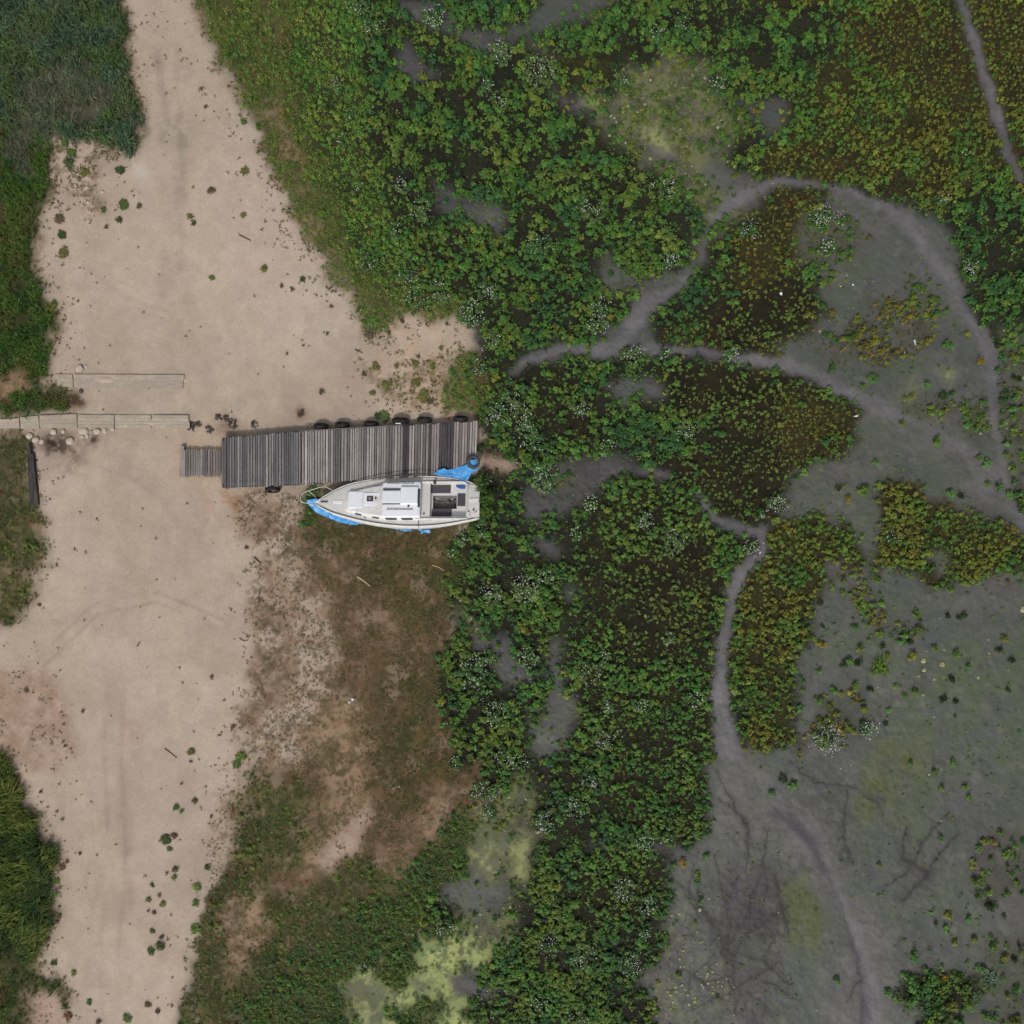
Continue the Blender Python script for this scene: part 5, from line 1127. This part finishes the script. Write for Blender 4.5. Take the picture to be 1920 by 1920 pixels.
stick([(452, 444), (462, 449), (474, 455)], .03, 'brown stick on sand between weeds at upper centre left'); stick([(490, 1110), (488, 1118), (489, 1126)], .03, 'short upright-looking twig at the dry grass edge')
M_LIT = mat('white_scrap', (.72, .75, .78), .5)
def scrap(px, py, pts, lab, m=M_LIT, zo=.05, cat='litter'):
    x, y = (px - 960) / K, (960 - py) / K; b = MB(); n = len(pts)
    top = [Vector((a / K, -c / K, zo + .03 * math.sin(i * 2.1))) for i, (a, c) in enumerate(pts)]
    cen = Vector((sum(p.x for p in top) / n, sum(p.y for p in top) / n, zo + .05))
    b.add(top + [cen] + [p - Vector((0, 0, .01)) for p in top] + [cen - Vector((0, 0, .01))], [(i, (i + 1) % n, n) for i in range(n)] + [(n + 1 + (i + 1) % n, n + 1 + i, 2 * n + 1) for i in range(n)] + [((i + 1) % n, i, n + 1 + i, n + 1 + (i + 1) % n) for i in range(n)])
    o = b.build('litter_scrap', m); o.location = (x, y, gz(x, y)); tag(o, lab, cat)
scrap(662, 1309, [(-1, -3), (3, -2), (4, 1), (0, 3), (-1, 0)], 'bluish-white scrap on the dry brown grass'); scrap(657, 1314, [(-2, 0), (1, -2), (3, -1), (1, 2), (-2, 2)], 'whitish crumpled bit touching the scrap on dry grass')
scrap(1714, 642, [(-2, -5), (1, -3), (2, 3), (3, 6), (1, 6), (-1, 0)], 'curled white strip beside ochre plants on the mud'); scrap(1695, 664, [(-1, -5), (1, -4), (1, 4), (-1, 3)], 'upright-looking thin white strip left of the curled strip')
scrap(1464, 551, [(-3, -2), (2, -3), (3, 2), (-1, 3)], 'whitish bit in the dark brown bed at upper right'); scrap(1604, 780, [(-5, 1), (0, -1), (5, -2), (4, 1), (0, 2)], 'pale grey feather-like scrap at the bed edge')
scrap(1576, 536, [(-2, 1), (2, -1), (2, 1), (-1, 2)], 'left white chip of two on mud above ochre plants'); scrap(1599, 534, [(-1, -2), (2, -1), (1, 2), (-2, 1)], 'right white chip of two on mud above ochre plants')
scrap(751, 797.5, [(-5, -1), (4, -1), (5, 1), (-4, 1)], "small white strip on the pier's upper edge by the largest tyre", zo=.70)
M_POD = mat('lily_leaf', lin(150, 152, 110), .6)
for (x, y, r, l) in ((1731, 1239, 5, 'pale round floating leaf right of the spiky tuft'), (1732, 1256, 4, 'small pale leaf just below the round floating leaf'), (1766, 1246, 5, 'faded round leaf farther right of the spiky tuft'), (1713, 1180, 3, 'tiny pale leaf above right of the spiky tuft'), (1918, 1143, 6, 'pale green leaf at the right edge of the photo'), (1229, 1797, 5, 'round pale leaf on dark mud below the beds')):
    scrap(x, y, [(math.cos(a) * r * (1 + .15 * math.sin(a * 3)), math.sin(a) * r) for a in [k * .785 for k in range(8)]], l, M_POD, .035, 'floating leaf')
# ------------------------------------------------------------------ the sailboat
TH = R(19.0); CT, ST = math.cos(TH), math.sin(TH); SCB = .975
boat = thing('sailboat', 'white sailing boat without mast, heeled against the pier', 'sailboat', W(591, 939.6, 1.02))
boat.rotation_euler = (-TH, 0, 0); boat.scale = (SCB, SCB, SCB)
M_GEL = mat('white_gelcoat', lin(232, 231, 230), .38, noise=[(2.2, .35, lin(208, 204, 197)), (9, .35, lin(178, 168, 150))], spec=.5)
M_DECK = mat('deck_nonslip', lin(226, 224, 220), .75, noise=[(3, .5, lin(208, 205, 198)), (14, .3, lin(160, 156, 146))], bump=.15, bscale=60)
M_BRIGHT = mat('bright_white', lin(244, 246, 252), .35, noise=[(3, .25, lin(218, 218, 222))], spec=.5)
M_DK = mat('dark_trim', lin(62, 60, 60), .6); M_WIN = mat('smoked_window', lin(70, 74, 80), .15, spec=.6)
M_MET = mat('stainless', lin(214, 214, 208), .4, metal=.2); M_TEAK = mat('grey_teak', lin(128, 118, 108), .85, noise=[(6, .5, lin(160, 152, 142))], stretch=(.4, 5, 1))
M_PANEL = mat('dark_cockpit_mat', lin(84, 80, 86), .8, noise=[(10, .4, lin(66, 62, 68))])
M_BLUE = mat('blue_bag', lin(52, 98, 168), .5)
def bl(X, Y, z=0):
    """local point whose picture falls at zoom pixel (X, Y) when it stands z above the deck line"""
    return Vector(((X - 245) / 192 / SCB, ((478 - Y) / 192 / SCB - z * ST) / CT, z))
ST_ = [(245, 497, 501), (270, 478, 516), (320, 440, 545), (400, 388, 582), (480, 348, 606), (560, 318, 628), (640, 298, 648), (720, 284, 664), (800, 272, 678), (900, 262, 690), (1000, 256, 698), (1100, 253, 701), (1200, 253, 700), (1300, 258, 694), (1400, 266, 683), (1500, 280, 667), (1580, 298, 651), (1640, 322, 640), (1690, 372, 628)]
def sheer(X): t = (X - 245) / 1445; return .16 * (1 - t) ** 2.2 + .03 * t * t
def edges(X, Yp, Ys):
    z = sheer(X); return bl(X, Yp, z), bl(X, Ys, z)
hull = MB(); nS = len(ST_); prof = []
for X, Yp, Ys in ST_:
    p, s = edges(X, Yp, Ys); cy = (p.y + s.y) / 2; hb = (p.y - s.y) / 2; t = (X - 245) / 1445
    dep = (.80 + .22 * math.sin(math.pi * min(1, t * 1.15))) * (1.0 - .35 * max(0, t - .75) / .25)
    row = []
    for k in range(17):
        a = (k / 16 - .5) * 2        # -1 port edge ... +1 starboard edge
        e = abs(a); yy = hb * (1 - (1 - e) ** 2.1) ** .62 if e > 0 else 0
        zz = p.z - dep * (1 - e ** 2.0) ** .75
        rake = (1 - t) ** 6 * (p.z - zz) * .55 - (t > .97) * 0
        row.append(Vector((p.x + rake, cy + yy * (-1 if a > 0 else 1), zz)))
    prof.append(row)
vs = [v for r_ in prof for v in r_]; fs = []
for i in range(nS - 1):
    for k in range(16): fs.append((i * 17 + k, i * 17 + k + 1, (i + 1) * 17 + k + 1, (i + 1) * 17 + k))
fs.append(tuple((nS - 1) * 17 + k for k in range(17)))
hull.add(vs, fs); hull.build('hull', M_GEL, boat, smooth=True)
# deck: ring round the cockpit opening; laid out with the stations as strips
CK = (1256, 318, 1572, 618)      # cockpit opening in zoom px
deck = MB()
Xs = sorted(set([s[0] for s in ST_] + [CK[0], CK[2]]))
def st_at(X):
    for a, b in zip(ST_[:-1], ST_[1:]):
        if a[0] <= X <= b[0]:
            f = (X - a[0]) / (b[0] - a[0]); return a[1] + (b[1] - a[1]) * f, a[2] + (b[2] - a[2]) * f
def strip(X1, X2, f0, f1, n=4):
    for k in range(n):
        q = []
        for X, side in ((X1, 0), (X1, 1), (X2, 1), (X2, 0)):
            a, c = f0(X), f1(X); f = (k + side) / n; Y = a + (c - a) * f
            yp, ys = st_at(X); e = abs((Y - (yp + ys) / 2) / max(1, (ys - yp) / 2)); z = sheer(X) + .05 * (1 - e * e) * min(1, (ys - yp) / 200)
            q.append(bl(X, Y, z))
        deck.add(q, [(0, 1, 2, 3)])
for X1, X2 in zip(Xs[:-1], Xs[1:]):
    if X1 >= CK[0] and X2 <= CK[2]:
        strip(X1, X2, lambda X: st_at(X)[0], lambda X: CK[1]); strip(X1, X2, lambda X: CK[3], lambda X: st_at(X)[1])
    else: strip(X1, X2, lambda X: st_at(X)[0], lambda X: st_at(X)[1], 10)
deck.build('deck', M_DECK, boat)
# bulwark lip and toe rails
def edge_tube(side, off, z, r, X0, X1, m, nm, lab=None):
    P = []
    for X in np.linspace(X0, X1, 40):
        yp, ys = st_at(X); Y = yp + off if side < 0 else ys - off
        P.append(bl(X, Y, sheer(X) + z))
    o = MB().tube(P, r, 8).build(nm, m, boat, smooth=True)
    if lab: o['label'] = lab
edge_tube(-1, 3, .025, .035, 247, 1688, M_GEL, 'gunwale'); edge_tube(1, 3, .025, .035, 247, 1688, M_GEL, 'gunwale')
edge_tube(-1, 12, .05, .011, 300, 1640, M_DK, 'toe_rail'); edge_tube(1, 12, .05, .011, 300, 1640, M_DK, 'toe_rail')
edge_tube(1, -8, -.10, .016, 330, 1680, M_GEL, 'rub_strake')
# cabin trunk: low forward part and the raised roof aft
def box_loft(secs, m, nm, cap=True):
    """secs: list of (X, Yport, Ystbd, z base, height, inset); smooth-topped coaming section"""
    b = MB(); rows = []
    for X, Yp, Ys, zb, h, ins in secs:
        a, c = bl(X, Yp, zb), bl(X, Ys, zb); y0, y1 = a.y, c.y; x = a.x
        rows.append([Vector((x, y0, zb - .03)), Vector((x, y0 - ins * .75, zb + h * .85)), Vector((x, y0 - ins, zb + h * .97)), Vector((x, y0 * .55 + y1 * .45, zb + h + .04)), Vector((x, y0 * .45 + y1 * .55, zb + h + .04)),
                     Vector((x, y1 + ins, zb + h * .97)), Vector((x, y1 + ins * .75, zb + h * .85)), Vector((x, y1, zb - .03))])
    n = 8; vs = [v for r_ in rows for v in r_]; fs = []
    for i in range(len(rows) - 1): fs += [(i * n + k, (i + 1) * n + k, (i + 1) * n + k + 1, i * n + k + 1) for k in range(n - 1)]
    fs += [tuple(range(n)), tuple((len(rows) - 1) * n + k for k in range(n))[::-1]]
    b.add(vs, fs); return b.build(nm, m, boat, bevel=.02)
D0 = .05
TR_ = [(508, 420, 556, .10, .02, .05), (535, 392, 582, .09, .14, .12), (700, 352, 624, .07, .20, .15), (838, 326, 650, .06, .24, .17), (842, 326, 650, .06, .24, .17), (1176, 312, 652, .04, .26, .17)]
trunk = box_loft(TR_, M_GEL, 'cabin')
trunk2 = box_loft([(838, 322, 612, .25, .01, .04), (862, 316, 622, .25, .085, .05), (1150, 308, 622, .26, .10, .05), (1174, 312, 616, .25, .08, .05)], M_BRIGHT, 'cabin_roof')
def lbox(X0, Y0, X1, Y1, z0, z1, m, nm, bev=.012, lab=None, parent=None):
    """box whose top face shows between the two zoom pixels"""
    a, c = bl(X0, Y0, z1), bl(X1, Y1, z1); b = MB()
    b.box(((a.x + c.x) / 2, (a.y + c.y) / 2, (z0 + z1) / 2), (abs(c.x - a.x), abs(a.y - c.y), z1 - z0))
    o = b.build(nm, m, parent or boat, bevel=bev)
    if lab: o['label'] = lab
    return o
hatch = lbox(545, 392, 672, 538, .20, .30, M_BRIGHT, 'fore_hatch', .025)
plate = lbox(682, 404, 822, 514, .22, .325, M_BRIGHT, 'mast_plate', .012)
lbox(708, 432, 764, 480, .32, .345, M_DK, 'mast_step', .01); lbox(722, 440, 748, 466, .34, .365, M_TEAK, 'mast_socket', .006); lbox(778, 440, 792, 462, .32, .35, M_DK, 'deck_cleat', .004)
lbox(846, 386, 1002, 496, .33, .415, M_BRIGHT, 'sliding_hatch', .03); lbox(1004, 352, 1154, 500, .33, .47, M_BRIGHT, 'hatch_garage', .03)
lbox(848, 368, 1000, 378, .33, .40, M_DK, 'hatch_runner', .004); lbox(848, 498, 1000, 506, .33, .40, M_DK, 'hatch_runner', .004)
lbox(1155, 372, 1172, 530, .20, .40, M_DK, 'companionway_boards', .004)
for Y in (322, 551):
    a, c = bl(888, Y, .42), bl(1112, Y, .42); b = MB(); b.tube([a, c], .018, 8)
    for f in (0.02, .35, .66, .98):
        p = a.lerp(c, f); b.box((p.x, p.y, p.z - .035), (.05, .03, .07))
    b.build('handrail', M_TEAK, boat)
for X, Y, nm in ((1075, 522, 'roof_vent'),):
    p = bl(X, Y, .37); MB().tube([(p.x, p.y, .33), (p.x, p.y, .40)], .055, 16).build(nm, M_DK, boat)
# windows lie on the sloping starboard and port sides of the cabin
def wall_pt(X, sgn, f):
    for a, b in zip(TR_[:-1], TR_[1:]):
        if a[0] <= X <= b[0]:
            q = (X - a[0]) / max(1, b[0] - a[0]); v = [a[i] + (b[i] - a[i]) * q for i in range(6)]; break
    base = bl(X, v[2] if sgn < 0 else v[1], v[3]); p0 = Vector((base.x, base.y, v[3] - .03)); p1 = Vector((base.x, base.y - sgn * v[5] * .75, v[3] + v[4] * .85))
    return p0.lerp(p1, f), (p1 - p0).normalized()
def window(X0, X1, hgt, sgn, f=.56):
    ca, upv = wall_pt(X0, sgn, f); cc, _ = wall_pt(X1, sgn, f); b = MB(); n = 24; L = (cc - ca).length / 2; mid = (ca + cc) / 2
    ax = (cc - ca).normalized(); nr = ax.cross(upv).normalized()
    if nr.y * sgn < 0: nr = -nr
    o1, o2 = [], []
    for k in range(n):
        a = k * 6.2832 / n; cx = math.copysign(abs(math.cos(a)) ** .45, math.cos(a)) * L; cz = math.copysign(abs(math.sin(a)) ** .7, math.sin(a)) * hgt / 2
        q = mid + ax * cx + upv * cz; o1.append(q + nr * .012); o2.append(q - nr * .05)
    if sgn < 0: o1, o2 = o1[::-1], o2[::-1]
    b.prism(o1, o2); b.build('window', M_WIN, boat)
for sg in (-1, 1):
    window(606, 666, .10, sg); window(756, 820, .10, sg); window(872, 975, .155, sg); window(1012, 1114, .155, sg)
# cockpit
ck = MB()
def cp(X, Y, z): return bl(X, Y, z)
x0, x1 = cp(CK[0], 400, 0).x, cp(CK[2], 400, 0).x
def yat(Y, z): return bl(1400, Y, z).y
yP, yS = yat(CK[1], .04), yat(CK[3], .04)
wellX0, wellX1, wellP, wellS = cp(1278, 0, 0).x, cp(1488, 0, 0).x, yat(425, -.2), yat(545, -.2)
ZB, ZW = -.22, -.62
ck = MB()
ck.box(((x0 + x1) / 2, yP + .01, (ZB + .08) / 2), (x1 - x0, .02, .08 - ZB)); ck.box(((x0 + x1) / 2, yS - .01, (ZB + .08) / 2), (x1 - x0, .02, .08 - ZB))
ck.box((x0 - .01, (yP + yS) / 2, (ZB + .06) / 2), (.02, yP - yS, .06 - ZB)); ck.box((x1 + .01, (yP + yS) / 2, (ZB + .06) / 2), (.02, yP - yS, .06 - ZB))
ck.build('cockpit_sides', M_GEL, boat)
def plate3(xa, xb, ya, yb, z, m, nm, th=.03, lab=None):
    b = MB(); b.box(((xa + xb) / 2, (ya + yb) / 2, z - th / 2), (xb - xa, abs(yb - ya), th)); o = b.build(nm, m, boat, bevel=.008)
    if lab: o['label'] = lab
plate3(x0, x1, yP, wellP, ZB, M_GEL, 'bench'); plate3(x0, x1, wellS, yS, ZB, M_GEL, 'bench'); plate3(wellX1, x1, wellS, wellP, ZB, M_GEL, 'stern_seat'); plate3(x0, wellX0, wellS, wellP, ZB, M_GEL, 'bridge_deck')
b = MB(); t_ = .015
b.box(((wellX0 + wellX1) / 2, wellP, (ZB + ZW) / 2 - .02), (wellX1 - wellX0, t_, ZB - ZW)); b.box(((wellX0 + wellX1) / 2, wellS, (ZB + ZW) / 2 - .02), (wellX1 - wellX0, t_, ZB - ZW))
b.box((wellX0, (wellP + wellS) / 2, (ZB + ZW) / 2 - .02), (t_, wellP - wellS, ZB - ZW)); b.box((wellX1, (wellP + wellS) / 2, (ZB + ZW) / 2 - .02), (t_, wellP - wellS, ZB - ZW))
b.box(((wellX0 + wellX1) / 2, (wellP + wellS) / 2, ZW), (wellX1 - wellX0, wellP - wellS, .03)); b.build('footwell', mat('footwell_grey', lin(128, 126, 126), .8), boat)
lbox(1258, 326, 1432, 405, ZB, ZB + .04, M_PANEL, 'seat_mat', .008, 'dark mat on the port bench'); lbox(1272, 547, 1445, 618, ZB, ZB + .04, M_PANEL, 'seat_mat', .008, 'dark mat on the starboard bench'); lbox(1494, 410, 1563, 520, ZB, ZB + .04, M_PANEL, 'seat_mat', .008, 'dark mat on the stern seat')
b = MB(); rr = random.Random(6)
for i in range(9):
    p = bl(1300 + i * 19, 515, ZW + .12); b.box((p.x, p.y + .03, p.z), (.05, .26, .02))
b.build('grating', M_TEAK, boat)
b = MB()
for i in range(26):
    p = bl(rr.uniform(1290, 1475), rr.uniform(450, 530), ZW + .06); a = rr.random() * 3.14
    b.box(p, (rr.uniform(.05, .2), rr.uniform(.02, .07), .03), m=Matrix.Rotation(a, 3, 'Z'), c=rr.choice([lin(140, 134, 128), lin(60, 56, 54), lin(96, 100, 84), lin(180, 176, 170)]))
b.build('dead_leaves', mat('well_litter', tint=True, rough=.9), boat, tint=True)
b = MB(); q = [bl(*p) for p in ((1478, 334, ZB + .14), (1560, 336, ZB + .12), (1562, 364, ZB + .10), (1525, 366, ZB + .14), (1482, 350, ZB + .16))]
b.prism(q[::-1], [p - Vector((0, 0, .08)) for p in q][::-1]); b.build('blue_bag', M_BLUE, boat, bevel=.02)
# traveller across the aft end of the cockpit, coamings, small fittings
lbox(1574, 322, 1590, 608, .04, .10, M_MET, 'traveller', .01)
lbox(1178, 300, 1576, 312, .02, .13, M_GEL, 'coaming', .02); lbox(1178, 624, 1590, 634, .02, .13, M_GEL, 'coaming', .02)
for X, Y, r_, nm in ((1205, 590, .035, 'deck_fitting'), (402, 483, .035, 'deck_fitting'), (1640, 555, .04, 'stern_light'), (466, 545, .02, 'deck_fitting')):
    p = bl(X, Y, .08); MB().tube([(p.x, p.y, .03), (p.x, p.y, .13)], r_, 12).build(nm, M_DK, boat)
def winch(X, Y):
    p = bl(X, Y, .14); b = MB(); b.tube([(p.x, p.y, .05), (p.x, p.y, .10), (p.x, p.y, .15), (p.x, p.y, .2)], [.085, .06, .055, .075], 16); b.build('winch', M_DK, boat)
winch(1295, 308)
lbox(300, 479, 362, 488, .18, .22, M_DK, 'bow_cleat', .008); lbox(412, 472, 492, 500, .16, .19, M_BRIGHT, 'anchor_plate', .008)
lbox(1600, 452, 1690, 476, .05, .12, M_GEL, 'stern_bracket', .01)
lbox(1584, 572, 1606, 612, .04, .16, M_GEL, 'stern_post', .01)
b = MB(); b.tube([bl(682, 612, .14), bl(692, 622, .13), bl(702, 632, .12)], .012, 6); b.tube([bl(682, 618, .14), bl(690, 616, .14)], .012, 6); b.build('chainplate', M_DK, boat)
lbox(1132, 620, 1170, 628, .10, .2, M_DK, 'jib_block', .006)
# stanchions with fallen wire ends
for (xa, ya, xb, yb) in ((1160, 640, 1163, 716), (372, 572, 404, 606), (1700 - 30, 560, 1645, 580)):
    MB().tube([bl(xa, ya, .06), bl((xa + xb) / 2, (ya + yb) / 2, .12), bl(xb, yb, .05)], .012, 6).build('stanchion', M_DK, boat)
# pulpit
b = MB(); zt = .55
path = [(402, 386, .20), (375, 368, .36), (345, 353, .50), (300, 358, zt), (240, 378, zt), (180, 396, zt), (148, 418, zt), (136, 445, zt), (138, 470, zt), (150, 488, zt - .03), (175, 496, zt - .12), (212, 497, .35), (262, 508, .18)]
b.tube([bl(*p) for p in path], .017, 8); b.tube([bl(205, 390, zt), bl(232, 418, .35), bl(256, 444, .18)], .015, 8)
b.tube([bl(205, 496, .40), bl(240, 520, .30), bl(285, 530, .18)], .013, 8)
b.build('bow_pulpit', M_MET, boat, smooth=True)
# keel fin that carries her, sunk in the mud
b = MB(); top = [(2.9, -.07, -.7), (4.7, -.07, -.7), (4.7, .07, -.7), (2.9, .07, -.7)]; bot = [(3.2, -.03, -1.25), (4.5, -.03, -1.25), (4.5, .03, -1.25), (3.2, .03, -1.25)]
b.prism(top[::-1], bot[::-1]); b.build('keel', M_GEL, boat)
# dark lines running between pier and hull
def line(name, lab, pts, r, m, cat):
    P = [W(540 + x / 4.8, 840 + y / 4.8, z) for x, y, z in pts]; o0 = P[0].copy(); b = MB(); b.tube([p - o0 for p in P], r, 7); o = b.build(name, m, smooth=True); o.location = o0; tag(o, lab, cat)
line('spar', 'long thin dark spar lying between the pier edge and the hull', [(425, 352, .80), (600, 304, .95), (800, 268, 1.08), (960, 246, 1.14), (1150, 232, 1.16)], .022, M_DK, 'spar')
line('mooring_rope', 'dark rope running along the far side of the boat to the blue tarpaulin', [(1000, 262, 1.15), (1100, 240, 1.18), (1180, 232, 1.20), (1300, 246, 1.2), (1440, 262, 1.15), (1560, 284, 1.1), (1640, 330, 1.12)], .016, M_DK, 'rope')
line('mooring_rope', 'thin rope sagging beside the hull below the pier planks', [(860, 262, 1.1), (980, 250, .98), (1090, 248, .96), (1200, 250, 1.0), (1320, 252, 1.05)], .012, M_DK, 'rope')
